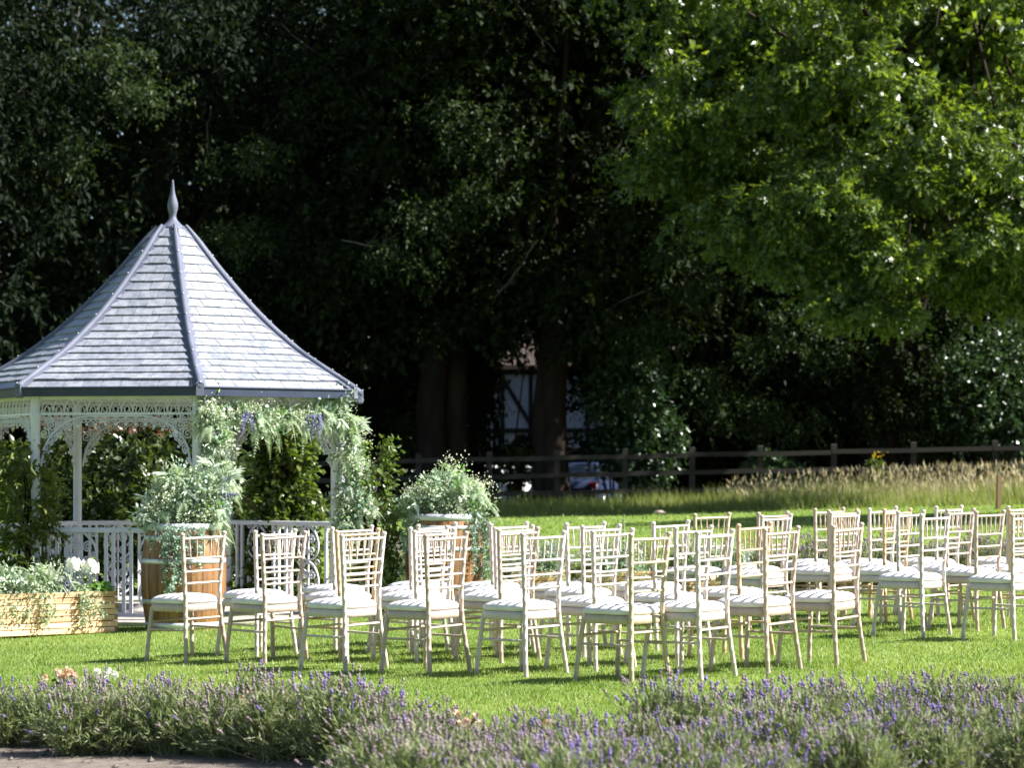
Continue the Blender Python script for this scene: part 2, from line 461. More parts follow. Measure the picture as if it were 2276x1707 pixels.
# bed edge nearest the lawn, as (photo column, distance)
BED = [(-500, 14.1), (0, 13.95), (300, 13.8), (560, 13.5), (800, 12.8), (1000, 12.05), (1400, 11.95), (1700, 12.45), (2000, 13.0), (2150, 13.45), (2276, 13.3), (2800, 13.2)]
def bed_edge(px): return float(np.interp(px, [b[0] for b in BED], [b[1] for b in BED]))
def colX(px, Y): return (px - HX) * Y / FPX
sheet('flower_bed', ([(colX(p, y + .12), y + .12) for p, y in BED], [(colX(p, 8.0) * 1.1, 8.0) for p, y in BED]), .006, M['soil'])
sheet('stone_path', ([(-4.2, 12.72), (-3.0, 12.66), (-2.42, 12.55), (-2.2, 12.38), (-2.14, 12.2)], [(-4.2, 9.5), (-3.4, 9.5), (-2.9, 9.5), (-2.5, 9.5), (-2.2, 9.5)]), .014, M['paving'])
sheet('back_flower_bed', ([(-1.6, 30.2), (1, 30.4), (4, 30.6), (9, 30.8)], [(-1.6, 28.0), (1, 28.0), (4, 27.7), (9, 27.6)]), .006, M['soil'])
sheet('paved_walk', ([(-2.2, 31.6), (9, 31.9)], [(-2.2, 30.4), (9, 30.9)]), .010, M['paving'])

def build_clods():
    rng = np.random.default_rng(12); mb = MB()
    for k in range(170):
        x = rng.uniform(-3.0, -.6); y = rng.uniform(11.9, 13.5); r = .006 + .02 * rng.random() ** 3
        c = np.array((x, y, float(ground(x, y)) + .006 + r * .3)); q = r * rng.uniform(.7, 1.3, 3)
        mb.add([c + q * d for d in ((1, 0, 0), (0, 1, 0), (-1, 0, 0), (0, -1, 0), (.2, .1, .8), (0, 0, -.6))], [(0, 1, 4), (1, 2, 4), (2, 3, 4), (3, 0, 4), (1, 0, 5), (2, 1, 5), (3, 2, 5), (0, 3, 5)])
    tag(obj('soil_clods', mb, M['soil']), 'crumbs and small stones on the bare bed soil', 'soil', kind='stuff')
build_clods()

# ---- lawn blades
def build_lawn():
    rng = np.random.default_rng(5)
    def field(n, y0, y1, lmin, lmax, w, p, margin):
        u = rng.random(n)
        Y = (y0 ** (1 - p) + u * (y1 ** (1 - p) - y0 ** (1 - p))) ** (1 / (1 - p))
        half = 1138 * Y / FPX + margin
        X = (rng.random(n) * 2 - 1) * half
        # leave beds, gazebo floor and paths bare
        pxs = HX + X * FPX / Y
        edge = np.interp(pxs, [b[0] for b in BED], [b[1] for b in BED])
        keep = Y > edge + .06 + .05 * np.sin(X * 9)
        keep &= ~((Y > 27.75) & (Y < 31.4) & (X > -1.5))
        gx, gy = X + 3.255, Y - 25.9
        keep &= (gx * gx + gy * gy) > 2.0 ** 2
        X, Y = X[keep], Y[keep]; k = len(X)
        # tufty density and height
        tuft = .75 + .5 * (np.sin(X * 7.3 + np.sin(Y * 5.1) * 2) * np.sin(Y * 6.7 + np.sin(X * 4.3) * 2)) * .5
        L = (lmin + (lmax - lmin) * rng.random(k) ** 1.6) * tuft
        pos = np.stack([X, Y, ground(X, Y) - .004], -1)
        ax = unit(np.stack([rng.normal(0, .55, k), rng.normal(0, .55, k), np.ones(k)], -1))
        return leaf_arrays(pos, ax, rvec(rng, k), L, w * (.7 + .6 * rng.random(k)), T_TRI)
    parts = [field(340000, 12.0, 26, .022, .055, .0076, 1.3, 1.2),
             field(75000, 26, 36, .03, .06, .014, 1.3, 1.5),
             field(45000, 36, 54, .04, .08, .025, 1.3, 2.0)]
    V, F = join_arrays(parts)
    tag(obj('lawn_grass', np_mesh('lawn_grass', V, F), M['grass']), 'short sunlit green lawn grass under the chairs', 'grass', kind='stuff')
build_lawn()

def build_meadow():
    rng = np.random.default_rng(8)
    n = 76000
    Y = 53.2 + 9.5 * rng.random(n) ** 1.2
    X = -15 + 33 * rng.random(n)
    cl = .8 + .35 * np.sin(X * 2.1 + np.sin(Y * 1.7) * 2) * np.sin(Y * 2.3 + X * .7)
    L = cl * (.16 + .5 * rng.random(n) ** 1.5) * (.75 + .3 * sstep(2, 7, X)) * (.55 + .45 * sstep(53.2, 55.0, Y))
    pos = np.stack([X, Y, ground(X, Y) - .01], -1)
    ax = unit(np.stack([rng.normal(-.08, .3, n), rng.normal(0, .3, n), np.ones(n)], -1))
    a = leaf_arrays(pos, ax, rvec(rng, n), L, .010 + .012 * rng.random(n), T_TRI)
    tag(obj('meadow_grass', np_mesh('meadow_grass', *a), M['meadow']), 'tall uncut meadow grass in front of the rail fence', 'grass', kind='stuff')
    n = 5200
    Y = 54.0 + 7.5 * rng.random(n)
    X = 4.6 + 13.5 * rng.random(n) ** .7
    h = (.28 + .5 * rng.random(n) ** 1.3) * (.7 + .35 * sstep(3, 9, X))
    lean = np.stack([rng.normal(-.1, .2, n), rng.normal(0, .2, n), np.ones(n)], -1)
    base = np.stack([X, Y, ground(X, Y)], -1)
    tip = base + lean * h[:, None]
    a = leaf_arrays(base, lean, rvec(rng, n), h, .006, T_TRI)
    b = leaf_arrays(tip - lean * .06, lean + rng.normal(0, .25, (n, 3)), rvec(rng, n), .10 + .10 * rng.random(n), .010 + .010 * rng.random(n), T_DIA)
    tag(obj('meadow_seed_heads', np_mesh('meadow_seed_heads', *join_arrays([a, b])), M['seedhead']), 'straw coloured seed heads above the tall meadow grass', 'grass', kind='stuff')
build_meadow()

# ---- rail fence
def build_fence():
    f = thing('rail_fence', 'weathered three rail wooden fence between the meadow and the dark wood', 'fence', (0, 62, 0))
    cols = [-60, 110, 280, 445, 610, 770, 930, 1088, 1238, 1389, 1538, 1690, 1853, 2030, 2211, 2390, 2560]
    xs = [colX(c, 62) for c in cols]
    pm = MB(); pm.box((0, 0, .66), (.13, .13, 1.36), bev=.012)
    pm = pm.mesh('post')
    for x in xs:
        obj('post', pm, M['fence'], f, (x, 0, float(ground(x, 62)) - .02), (0, 0, random.uniform(-.04, .04)))
    for i in range(len(xs) - 1):
        x0, x1 = xs[i], xs[i + 1]
        for h in (.34, .74, 1.14):
            z0, z1 = float(ground(x0, 62)) + h + random.uniform(-.015, .015), float(ground(x1, 62)) + h + random.uniform(-.015, .015)
            mb = MB()
            mb.hexa([(x0 - .05, -.115, z0 - .055), (x1 + .05, -.115, z1 - .055), (x1 + .05, -.07, z1 - .055), (x0 - .05, -.07, z0 - .055),
                     (x0 - .05, -.115, z0 + .05), (x1 + .05, -.115, z1 + .05), (x1 + .05, -.07, z1 + .05), (x0 - .05, -.07, z0 + .05)])
            obj('rail', mb, M['fence'], f, (0, .003 * (i % 2), 0))
random.seed(3)
build_fence()

sx, sy = colX(2219, 50), 50.0
mb = MB(); mb.box((0, 0, .31), (.075, .06, .66), bev=.006)
tag(obj('wooden_stake', mb, M['stake'], None, (sx, sy, float(ground(sx, sy))), (0, .02, .3)), 'short brown wooden stake standing at the meadow edge on the right', 'stake')
mb = MB()
mb.tube([(-.12, 0, .03), (-.05, .01, .045), (.04, -.01, .04), (.13, .01, .03)], [.02, .045, .04, .018], 8)
lx, ly = colX(1466, 51.5), 51.5
tag(obj('pale_log', mb, surf('pale_log_wood', (.35, .27, .2), (.5, .4, .32), 12, .8, .3), None, (lx, ly, float(ground(lx, ly)))), 'small pale log lying on the far edge of the lawn', 'log')

# ---- trees
def spray(rng, C, centre, n_twig, n_leaf, tl, droop, flat=.8, spread=.9):
    """leaf positions on little drooping twigs around cluster centres"""
    Nc = len(C)
    o = unit(C - centre)
    tw = unit(o[:, None, :] * .6 + rvec(rng, Nc * n_twig).reshape(Nc, n_twig, 3) * spread + np.array((0, 0, -droop)))
    t = rng.random((Nc, n_twig, n_leaf))
    ln = tl * (.6 + .8 * rng.random((Nc, n_twig, 1)))
    p = C[:, None, None, :] + tw[:, :, None, :] * (t * ln)[..., None]
    p[..., 2] -= droop * .5 * (t ** 2) * ln
    p = p + rng.normal(0, .04 * tl, p.shape)
    ax = unit(tw[:, :, None, :] * .7 + rng.normal(0, .55, p.shape) + np.array((0, 0, -.35 * droop)))
    nr = unit(np.array((0, 0, 1.0)) * flat + rng.normal(0, .6, p.shape))
    return p.reshape(-1, 3), ax.reshape(-1, 3), nr.reshape(-1, 3)

def ell_points(rng, n, c, r, shell=.45):
    d = rvec(rng, n)
    return np.array(c) + d * (rng.random(n) ** shell)[:, None] * np.array(r)

def limb_mesh(rng, trunk, tr, ends, name='trunk'):
    mb = MB()
    n = len(trunk)
    flare = [tr[0] * 1.35] + list(tr[1:])
    mb.tube(trunk, flare, 10)
    top = np.array(trunk, float)
    for e in ends:
        k = rng.integers(max(1, int(n * .6)), n)
        s = top[k] + np.array((0, 0, -.2))
        e = np.array(e)
        mid = (s + e) / 2 + np.array((0, 0, .25 * np.linalg.norm(e - s) * .4)) + rng.normal(0, .2, 3)
        r0 = tr[min(k, n - 1)] * .4
        mb.tube([s, (s + mid) / 2 + rng.normal(0, .1, 3), mid, (mid + e) / 2, e], [r0, r0 * .8, r0 * .6, r0 * .4, .02], 6, cap=False)
    return mb

def make_tree(name, label, cat, base, trunk, tr, blobs, ncl, nt_, nl, tl, LW, tpl, mat, droop, seed, group=None, shell=.5, limbs=14, bark='bark', twigs=0):
    """a tree: tapered trunk with limbs, crown of many small leaves; all points relative to the base"""
    rng = np.random.default_rng(seed)
    t = thing(name, label, cat, base, 0, group)
    vols = np.array([b[1][0] * b[1][1] * b[1][2] for b in blobs]) ** .75
    vols = vols / vols.sum()
    C = []; Cn = []
    for (c, r), v in zip(blobs, vols):
        k = max(6, int(ncl * v)); C.append(ell_points(rng, k, c, r, shell)); Cn.append(np.tile(np.array(c, float), (k, 1)))
    C = np.concatenate(C); Cn = np.concatenate(Cn)
    ends = C[rng.choice(len(C), min(limbs, len(C)), replace=False)] if limbs else []
    if trunk:
        obj('trunk', limb_mesh(rng, trunk, tr, ends), M[bark], t)
    P_, A, N_ = spray(rng, C, Cn, nt_, nl, tl, droop)
    k = len(P_)
    L = LW[0] * (.6 + .8 * rng.random(k)); W = LW[1] * (.6 + .8 * rng.random(k))
    leaves('crown', P_, A, N_, L, W, tpl, mat, t)
    if twigs:
        mb = MB()
        for q in range(twigs):
            s = C[rng.integers(len(C))].copy(); s[1] = s[1] - abs(rng.normal(.4, .4))
            d = unit(np.array((rng.normal(0, 1), -.3, rng.normal(-.4, .6))))
            pts = [s]
            for j in range(5):
                d = unit(d + rng.normal(0, .28, 3) + np.array((0, 0, -.12)))
                pts.append(pts[-1] + d * (.22 + .25 * rng.random()))
            mb.tube(pts, [.018, .015, .012, .010, .008, .005], 4, cap=False)
            for j in (2, 3, 4):
                e = pts[j] + unit(d + rng.normal(0, .7, 3)) * .45
                mb.tube([pts[j], (pts[j] + e) / 2 + rng.normal(0, .04, 3), e], [.009, .007, .004], 3, cap=False)
        obj('bare_twigs', mb, M['twig'], t)['kind'] = 'stuff'
    return t

def g3(px, Y):
    x = colX(px, Y); return (x, Y, float(ground(x, Y)))

def build_wood():
    # dark trees of the first row; every one has its own place, trunk and crown
    specs = [
        # px, Y, trunk radius, lean, blobs (relative), label
        (950, 66, .42, (.05, 0), [((0, 1, 9.5), (4.2, 4, 5.6)), ((-1.5, 0, 6.2), (2.6, 2.4, 2.0)), ((1.0, -.5, 12.5), (3.6, 3, 3)), ((.3, -1, 4.7), (2.6, 1.2, 1.0))], 'tall dark tree with two broad trunks left of the white gable', 'lf_dark'),
        (1221, 65, .46, (.02, 0), [((.2, 1, 9.8), (4.2, 4, 5.6)), ((1.2, 0, 6.0), (2.4, 2.2, 1.7)), ((-.5, 0, 12.5), (3.6, 3, 3)), ((.3, -1, 4.9), (2.6, 1.2, 1.1))], 'tall dark tree with one thick trunk in front of the white gable', 'lf_dark'),
        (395, 67, .33, (-.05, 0), [((0, 1, 8.0), (4.6, 4, 6.4)), ((0, 0, 3.4), (4.2, 3, 2.6)), ((1, 0, 12.2), (4, 3, 3))], 'dark drooping evergreen tree rising straight behind the gazebo roof', 'lf_yew'),
        (-40, 65, .36, (.03, 0), [((0, 1, 8.0), (4.8, 4, 6.4)), ((.5, 0, 3.4), (4.2, 3, 2.8)), ((0, 0, 12.2), (4, 3, 3))], 'dark evergreen tree cut by the left edge of the photo', 'lf_yew'),
        (715, 69, .22, (.0, 0), [((0, 1, 8.2), (3.8, 3.6, 6.2)), ((-.6, 0, 3.8), (2.9, 2.6, 2.4)), ((0, 0, 12.6), (4, 3, 3))], 'dark tree with feathery hanging sprays to the right of the gazebo roof', 'lf_yew'),
        (1560, 69, .34, (.02, 0), [((0, 1, 9.0), (4.2, 4, 5.8)), ((0, .5, 4.6), (3.4, 2.6, 2.4)), ((0, 0, 12.8), (4, 3, 3))], 'dark tree standing behind the left side of the bright oak', 'lf_dark'),
        (1440, 66.5, .12, (.02, 0), [((0, 1, 8.6), (2.6, 2.6, 4.6)), ((0, 0, 5.4), (2.0, 1.8, 1.6)), ((0, 0, 12.6), (3, 3, 3))], 'slim dark tree between the thick trunk and the bright oak', 'lf_dark'),
        (1900, 72, .34, (.02, 0), [((0, 1, 9.0), (4.4, 4, 6.0)), ((0, .5, 4.2), (3.6, 2.6, 2.6)), ((0, 0, 13.2), (4, 3, 3.4))], 'dark tree hidden behind the middle of the bright oak', 'lf_dark'),
        (2280, 71, .34, (.02, 0), [((0, 1, 9.0), (4.6, 4, 6.0)), ((0, .5, 4.2), (3.8, 2.6, 2.6)), ((0, 0, 13.2), (4, 3, 3.4))], 'dark tree behind the holly bush at the right edge', 'lf_dark'),
    ]
    for i, (px, Y, r, lean, blobs, label, mt) in enumerate(specs):
        trunk = [(lean[0] * z + .05 * sin(z * 1.7 + i), 0.04 * cos(z * 1.3 + i), z) for z in (-.15, .35, 1.2, 2.4, 4, 6, 8.5, 11)]
        tr = [r * 1.15, r, r * .92, r * .86, r * .78, r * .65, r * .45, r * .2]
        yew = mt == 'lf_yew'
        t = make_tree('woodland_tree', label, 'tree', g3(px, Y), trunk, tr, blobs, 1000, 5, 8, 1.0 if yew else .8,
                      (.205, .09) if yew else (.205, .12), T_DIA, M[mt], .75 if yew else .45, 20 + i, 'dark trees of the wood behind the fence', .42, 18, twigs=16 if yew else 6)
        if i in (0, 2, 4, 5, 8):
            rs = np.random.default_rng(400 + i)
            B = {0: [(950, 470), (1060, 420), (900, 560), (1090, 300), (1000, 240)], 2: [(520, 520), (330, 200), (150, 330), (560, 330), (240, 120)], 4: [(790, 560), (720, 640), (620, 500), (860, 330), (700, 200)], 5: [(1480, 560), (1600, 640), (1700, 760), (1790, 690), (1560, 830), (1870, 780), (1440, 740), (1650, 900), (1760, 930)], 8: [(2100, 640), (2200, 560)]}[i]
            bb = g3(px, Y); Q = []
            for (a_, b_) in B:
                c_ = np.array(at(a_, b_, Y - (5.6 if i == 5 else 3.6))) - np.array(bb); Q.append(ell_points(rs, 26, c_, (1.3, .6, .38), .6))
            Q = np.concatenate(Q); P_, A, N_ = spray(rs, Q, Q - np.array((0, -1.0, 1.0)), 4, 9, .55, .8)
            leaves('hanging_sprays', P_, A, N_, .13 * (.6 + .8 * rs.random(len(P_))), .05, T_DIA, M['lf_spray'], t)['kind'] = 'stuff'
        if i == 0:
            mb = MB(); mb.tube([(.78, .1, -.15), (.76, .1, .5), (.7, .1, 2), (.72, .1, 4), (.9, .1, 7), (1.1, .1, 10)], [.42, .31, .28, .26, .2, .08], 10)
            obj('trunk', mb, M['bark'], t)
    # a lone tree outside the frame on the right; its shade lies across the far lawn
    make_tree('field_tree', 'broad tree on the lawn beyond the right edge, shading the far grass', 'tree', (20.5, 44.5, float(ground(20.5, 44.5))), [(0, 0, z) for z in (-.1, .4, 2, 5, 9, 13)], [.4, .33, .3, .27, .2, .08],
              [((0, 0, 12.8), (3.4, 2.2, 2.2)), ((-1.5, .8, 12), (2, 1.6, 1.5))], 500, 5, 7, .8, (.2, .12), T_DIA, M['lf_oak'], .4, 99, None, .45, 10)
    for k, (X, Y, zc) in enumerate(((19.5, 67.6, 14.0), (26, 68, 17))):  # unseen trees added to keep the sun off the edge of the wood
        make_tree('field_tree', ['tall dark tree outside the right edge just behind the fence', 'tallest tree far outside the right edge behind the fence'][k], 'tree', (X, Y, float(ground(X, Y))), [(0, 0, z) for z in (-.1, .4, 3, 7, 12, 20)], [.5, .42, .38, .33, .25, .08],
                  [((0, 0, zc), (4.6, 3.2, 6.5))], 450, 5, 7, 1.2, (.4, .24), T_DIA, M['lf_dark'], .4, 120 + k, None, .5, 10)
    # second row, farther and coarser: closes the view to the sky
    k = 0
    for px, Y, s in ((-160, 86, 1.0), (250, 84, 1.05), (640, 88, 1.1), (1050, 104, 1.25), (1490, 103, 1.25), (1800, 88, 1.1), (2200, 90, 1.1), (2650, 84, 1.1), (3100, 92, 1.15), (-560, 80, 1.0)):
        k += 1
        trunk = [(.04 * z * (-1) ** k, 0, z) for z in (-.1, .5, 2, 5, 9, 13)]
        blobs = [((0, 0, 11.0 * s), (5.4, 4, 7.2 * s)), ((0, 0, 6.0 * s), (4.6, 3, 3.2 * s))]
        if px in (1050, 1490): blobs = [((0, 2, 13.5), (6.0, 4, 7.0))]
        make_tree('woodland_tree', ['distant tree behind the drooping evergreen at far left', 'distant tree behind the gazebo finial', 'distant tree glimpsed between the gazebo roof and the twin trunks',
                   'distant tree above the roof of the half timbered house, left half', 'distant tree above the roof of the half timbered house, right half', 'distant tree behind the oak trunk',
                   'distant tree behind the right half of the oak crown', 'distant tree just outside the right edge of the photo', 'farther distant tree outside the right edge of the photo', 'distant tree outside the left edge of the photo'][
                   [-160, 250, 640, 1050, 1490, 1800, 2200, 2650, 3100, -560].index(px)], 'tree',
                  g3(px, Y), trunk, [.4, .36, .33, .28, .2, .08], blobs, 450, 5, 6, 1.4, (.46, .27), T_DIA, M['lf_dark'], .4, 60 + k, 'distant trees of the wood', .5, 8)
build_wood()

def oak_inner_shade(t, rng, spec, rel, fwd, bx, by, bz):
    # the oak's leafy inside, unseen far side and high crown, added to cast shade: coarser leaves
    C = []; Cn = []
    def put(c, r, n, sh):
        C.append(ell_points(rng, n, c, r, sh)); Cn.append(np.tile(np.array(c, float), (n, 1)))
    for a, b, c, r in spec:
        o = np.array(rel(a, b, c - fwd + 1.7)); put(o, np.array(r) * (.55, .66, .5), int(8 + 20 * r[0] * r[2]), .6)
    for c, r, n in (((10, 61.6, 11), (3.6, 3.6, 3.6), 230), ((6.3, 61.8, 11), (2.6, 3.2, 3.0), 150), ((5.0, 54, 15.8), (4.4, 5, 3.0), 200), ((8.5, 57.5, 9.5), (3.2, 2.2, 2.4), 140)):
        put(np.array(c) - (bx, by, bz), r, n, .6)
    C = np.concatenate(C); Cn = np.concatenate(Cn)
    P_, A, N_ = spray(rng, C, Cn, 4, 6, .55, .4)
    leaves('inner_crown', P_, A, N_, .25 * (.7 + .6 * rng.random(len(P_))), .17, T_DIA, M['lf_oak'], t)['kind'] = 'stuff'

def build_oak():
    bx, by, bz = g3(1958, 63.6)
    rng = np.random.default_rng(7)
    def rel(px, py, Y):
        p = at(px, py, Y); return (p[0] - bx, p[1] - by, p[2] - bz)
    fwd = 2.6
    spec = [(2010, 250, 56, (3.0, 2.4, 2.0)), (1690, 130, 56.5, (2.3, 2.2, 2.0)), (2220, 420, 55, (2.2, 2.0, 1.1)), (1860, 420, 55, (1.7, 1.6, 1.1)),
            (1935, 575, 54.5, (.7, .7, .8)), (1520, 260, 58, (1.1, 1.4, 1.3)), (1570, 400, 57.5, (1.1, 1.2, .8)), (2170, 60, 57, (3, 2.6, 2)),
            (1720, -180, 56, (3.6, 3.4, 2.2)), (1780, 560, 55.5, (.7, .7, .4)), (2130, 575, 56, (1.1, .8, .35)), (2290, 520, 55.5, (.9, .8, .5)), (2200, 625, 56.5, (1.0, .7, .3)), (2330, 560, 56.5, (1.2, .8, .4)), (2430, 450, 56.4, (1.3, .8, .6)), (2360, 640, 56.6, (.8, .6, .3)), (2020, 560, 55.2, (.8, .6, .35)), (1430, 350, 57.6, (.45, .4, .25)), (1640, 490, 56.8, (.5, .4, .3)), (1720, 520, 56.2, (.45, .4, .25)), (1850, 640, 54.8, (.35, .3, .25)), (1960, 660, 54.4, (.4, .35, .3))]
    blobs = []
    for a, b, c, r in spec:
        o = np.array(rel(a, b, c - fwd)); r = np.array(r); n = int(3 + 3.9 * (r[0] * r[2]) ** .8)
        d = rvec(rng, n); d[:, 1] = -np.abs(d[:, 1]) * .9 + .15
        for q in unit(d):
            k = rng.uniform(.38, .78)
            blobs.append((o + q * r * rng.uniform(.7, 1.05), (k * 1.3, k * 1.05, k * .36)))
    tp = [(1950, 1120, 63.6), (1960, 1050, 63.6), (1972, 930, 63.4), (1990, 800, 63), (2035, 660, 62), (2085, 540, 60.5), (2130, 400, 58.8), (2150, 200, 57), (2150, -50, 55.5), (2120, -300, 54.5)]
    trunk = [rel(*p) for p in tp]
    tr = [.40, .36, .33, .31, .29, .27, .24, .2, .14, .08]
    t = make_tree('oak_tree', 'large oak with bright sunlit lobed leaves and leaning brown trunk at right', 'tree', (bx, by, bz), trunk, tr, blobs, 1450, 4, 9, .38, (.20, .134), T_OAK, M['lf_oak'], .65, 7, None, .75, 22)
    oak_inner_shade(t, rng, spec, rel, fwd, bx, by, bz)
    mb = MB()
    mb.tube([rel(2085, 560, 60.7), rel(2150, 520, 60.2), rel(2230, 470, 59.4), rel(2330, 380, 58.5)], [.2, .18, .15, .1], 8)
    obj('limb', mb, M['bark'], t)
build_oak()

def bush(name, label, cat, base, blobs, ncl, LW, tpl, mat, seed, tl=.3, droop=.2, group=None, stems=6, nt_=4, nl=7, shell=.4, tips=None):
    rng = np.random.default_rng(seed)
    t = thing(name, label, cat, base, 0, group)
    vols = np.array([b[1][0] * b[1][1] * b[1][2] for b in blobs]) ** .67; vols /= vols.sum()
    C, Cn = [], []
    for (c, r), v in zip(blobs, vols):
        k = max(5, int(ncl * v)); C.append(ell_points(rng, k, c, r, shell)); Cn.append(np.tile(np.array(c, float), (k, 1)))
    C = np.concatenate(C); Cn = np.concatenate(Cn)
    P_, A, N_ = spray(rng, C, Cn, nt_, nl, tl, droop)
    keep = P_[:, 2] > .01; P_, A, N_ = P_[keep], A[keep], N_[keep]
    k = len(P_)
    leaves('foliage', P_, A, N_, LW[0] * (.6 + .8 * rng.random(k)), LW[1] * (.6 + .8 * rng.random(k)), tpl, M[mat], t)
    if tips:
        top = P_[:, 2] > np.quantile(P_[:, 2], .975)
        Q = P_[top]; q = len(Q)
        leaves('young_leaves', Q + np.array((0, 0, .03)), A[top] + np.array((0, 0, .6)), N_[top], LW[0], LW[1], tpl, M[tips], t)
    if stems:
        mb = MB()
        for e in C[rng.choice(len(C), stems)]:
            s = np.array((e[0] * .25, e[1] * .25, -.05)); m = (s + e) / 2 + rng.normal(0, .05, 3)
            mb.tube([s, m, e], [.03, .02, .008], 5, cap=False)
        obj('stems', mb, M['bark'], t)
    return t

def build_shrubs():
    def rb(px, Y): return g3(px, Y)
    bush('holly_bush', 'glossy holly bush catching sunlight over the fence at the right edge', 'bush', rb(2165, 63.3), [((0, 0, 2.6), (1.45, 1.2, 1.35)), ((1.2, .3, 3.2), (1.2, 1.0, 1.2)), ((-.9, 0, 1.9), (.9, .8, .9)), ((1.0, 0, 1.7), (1.2, .9, .8))], 1000, (.11, .07), T_DIA, 'lf_holly', 31, .3, .35, None, 10)
    bush('woodland_shrub', 'light green shrub in a patch of sun left of the twin trunks', 'bush', rb(868, 69), [((0, 0, 1.5), (.6, .5, 1.0)), ((.1, 0, .7), (.55, .5, .6))], 260, (.09, .05), T_DIA, 'lf_lime', 32, .25, .2)
    bush('woodland_shrub', 'leafy sapling hanging over the fence right of the thick trunk', 'bush', rb(1375, 65.5), [((.1, 0, 3.1), (1.0, .9, 1.2)), ((.7, 0, 1.5), (.8, .7, 1.0)), ((-.2, .2, 4.3), (1.2, .9, .8)), ((0, .1, 1.2), (.5, .5, .7))], 560, (.12, .08), T_OVAL, 'lf_holly', 33, .4, .5)
    bush('woodland_shrub', 'low dark shrub pushing through the fence below the leafy sapling', 'bush', rb(1705, 62.6), [((0, 0, .6), (.55, .4, .55)), ((.6, 0, .5), (.4, .3, .4))], 120, (.11, .08), T_OVAL, 'lf_holly', 34, .25, .2)
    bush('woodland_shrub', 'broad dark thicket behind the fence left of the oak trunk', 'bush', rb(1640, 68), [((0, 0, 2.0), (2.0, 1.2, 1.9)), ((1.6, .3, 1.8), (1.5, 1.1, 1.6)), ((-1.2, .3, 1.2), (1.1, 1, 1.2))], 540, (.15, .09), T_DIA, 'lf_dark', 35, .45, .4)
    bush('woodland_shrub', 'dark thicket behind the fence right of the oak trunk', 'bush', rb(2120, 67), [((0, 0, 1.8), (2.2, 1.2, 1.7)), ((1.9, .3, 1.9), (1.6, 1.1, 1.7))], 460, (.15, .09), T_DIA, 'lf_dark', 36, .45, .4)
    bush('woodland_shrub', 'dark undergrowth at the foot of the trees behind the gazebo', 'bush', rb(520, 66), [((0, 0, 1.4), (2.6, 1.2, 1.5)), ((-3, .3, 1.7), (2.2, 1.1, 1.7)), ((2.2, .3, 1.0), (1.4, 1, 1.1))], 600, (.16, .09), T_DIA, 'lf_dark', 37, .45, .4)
    bush('woodland_shrub', 'small yellow green sapling between the two cars', 'bush', rb(1148, 72), [((0, 0, 1.0), (.42, .4, .55))], 50, (.11, .07), T_OVAL, 'lf_lime', 38, .25, .2)
    bush('woodland_shrub', 'hanging ivy covered twigs in front of the white gable', 'bush', rb(1118, 76), [((-.5, 0, 3.4), (.45, .3, .6)), ((-1.1, .2, 3.9), (.7, .4, .7))], 60, (.12, .09), T_OVAL, 'lf_dark', 39, .4, .6)
    bush('woodland_shrub', 'dark hanging leaves between the twin trunks and the white gable', 'bush', rb(1062, 69), [((0, 0, 2.9), (.5, .5, 1.3)), ((-.1, .1, 4.3), (.9, .7, .7)), ((.1, 0, 1.1), (.3, .3, .6))], 200, (.12, .08), T_OVAL, 'lf_dark', 42, .35, .5)
    bush('ivy_thicket', 'dark ivy and low branches wrapped around the leaning oak trunk', 'bush', rb(2015, 62.7), [((.0, 0, 3.4), (.7, .5, 1.3)), ((.7, .1, 4.6), (.9, .5, .9)), ((-.5, 0, 2.2), (.6, .4, .7)), ((.9, 0, 2.0), (.7, .4, 1.0))], 330, (.12, .08), T_DIA, 'lf_dark', 43, .35, .5)
    bush('clipped_hedge', 'tall dark garden hedge in front of the half timbered house', 'hedge', rb(1230, 91), [((-2.4, 0, 1.3), (1.6, .6, 1.25)), ((0, 0, 1.3), (1.6, .6, 1.2)), ((2.4, 0, 1.35), (1.7, .6, 1.3))], 300, (.26, .17), T_DIA, 'lf_dark', 44, .5, .2)
    bush('woodland_shrub', 'hanging branch hiding the roof of the half timbered house', 'bush', rb(1105, 70), [((0, 0, 5.3), (1.7, .6, .9)), ((-.4, 0, 4.4), (.7, .5, .5)), ((1.9, 0, 4.9), (.7, .5, .8)), ((2.3, 0, 3.6), (.45, .4, 1.0))], 330, (.14, .09), T_DIA, 'lf_dark', 45, .4, .5)
    far = ['distant undergrowth at the far left of the wood', 'distant undergrowth behind the gazebo', 'distant undergrowth left of the parked cars', 'distant undergrowth right of the parked cars', 'distant undergrowth behind the fence, middle right', 'distant undergrowth behind the oak trunk', 'distant undergrowth behind the holly bush', 'distant undergrowth just left of the twin trunks', 'distant undergrowth between the leafy sapling and the thicket']
    for k, px in enumerate((80, 430, 720, 1560, 1760, 1990, 2240, 905, 1500)):
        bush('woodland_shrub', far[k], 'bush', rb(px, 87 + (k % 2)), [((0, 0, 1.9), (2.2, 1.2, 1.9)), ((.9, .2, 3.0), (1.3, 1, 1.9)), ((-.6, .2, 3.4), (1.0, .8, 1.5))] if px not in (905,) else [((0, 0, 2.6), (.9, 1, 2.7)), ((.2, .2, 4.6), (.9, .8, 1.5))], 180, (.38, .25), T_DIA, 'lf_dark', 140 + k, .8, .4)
    h = bush('clipped_hedge', 'dark glossy hedge with copper coloured tips seen through the gazebo', 'hedge', (-4.15, 30.3, float(ground(-4.15, 30.3))), [((0, 0, .95), (1.15, .5, .95)), ((-1.2, .1, .9), (1.1, .5, .95)), ((.75, 0, 1.0), (.6, .45, .85)), ((-2.6, .1, .9), (1.2, .5, 1.0))], 1000, (.088, .055), T_DIA, 'lf_hedge', 40, .2, .1, None, 8, 4, 6, .33, 'lf_copper')
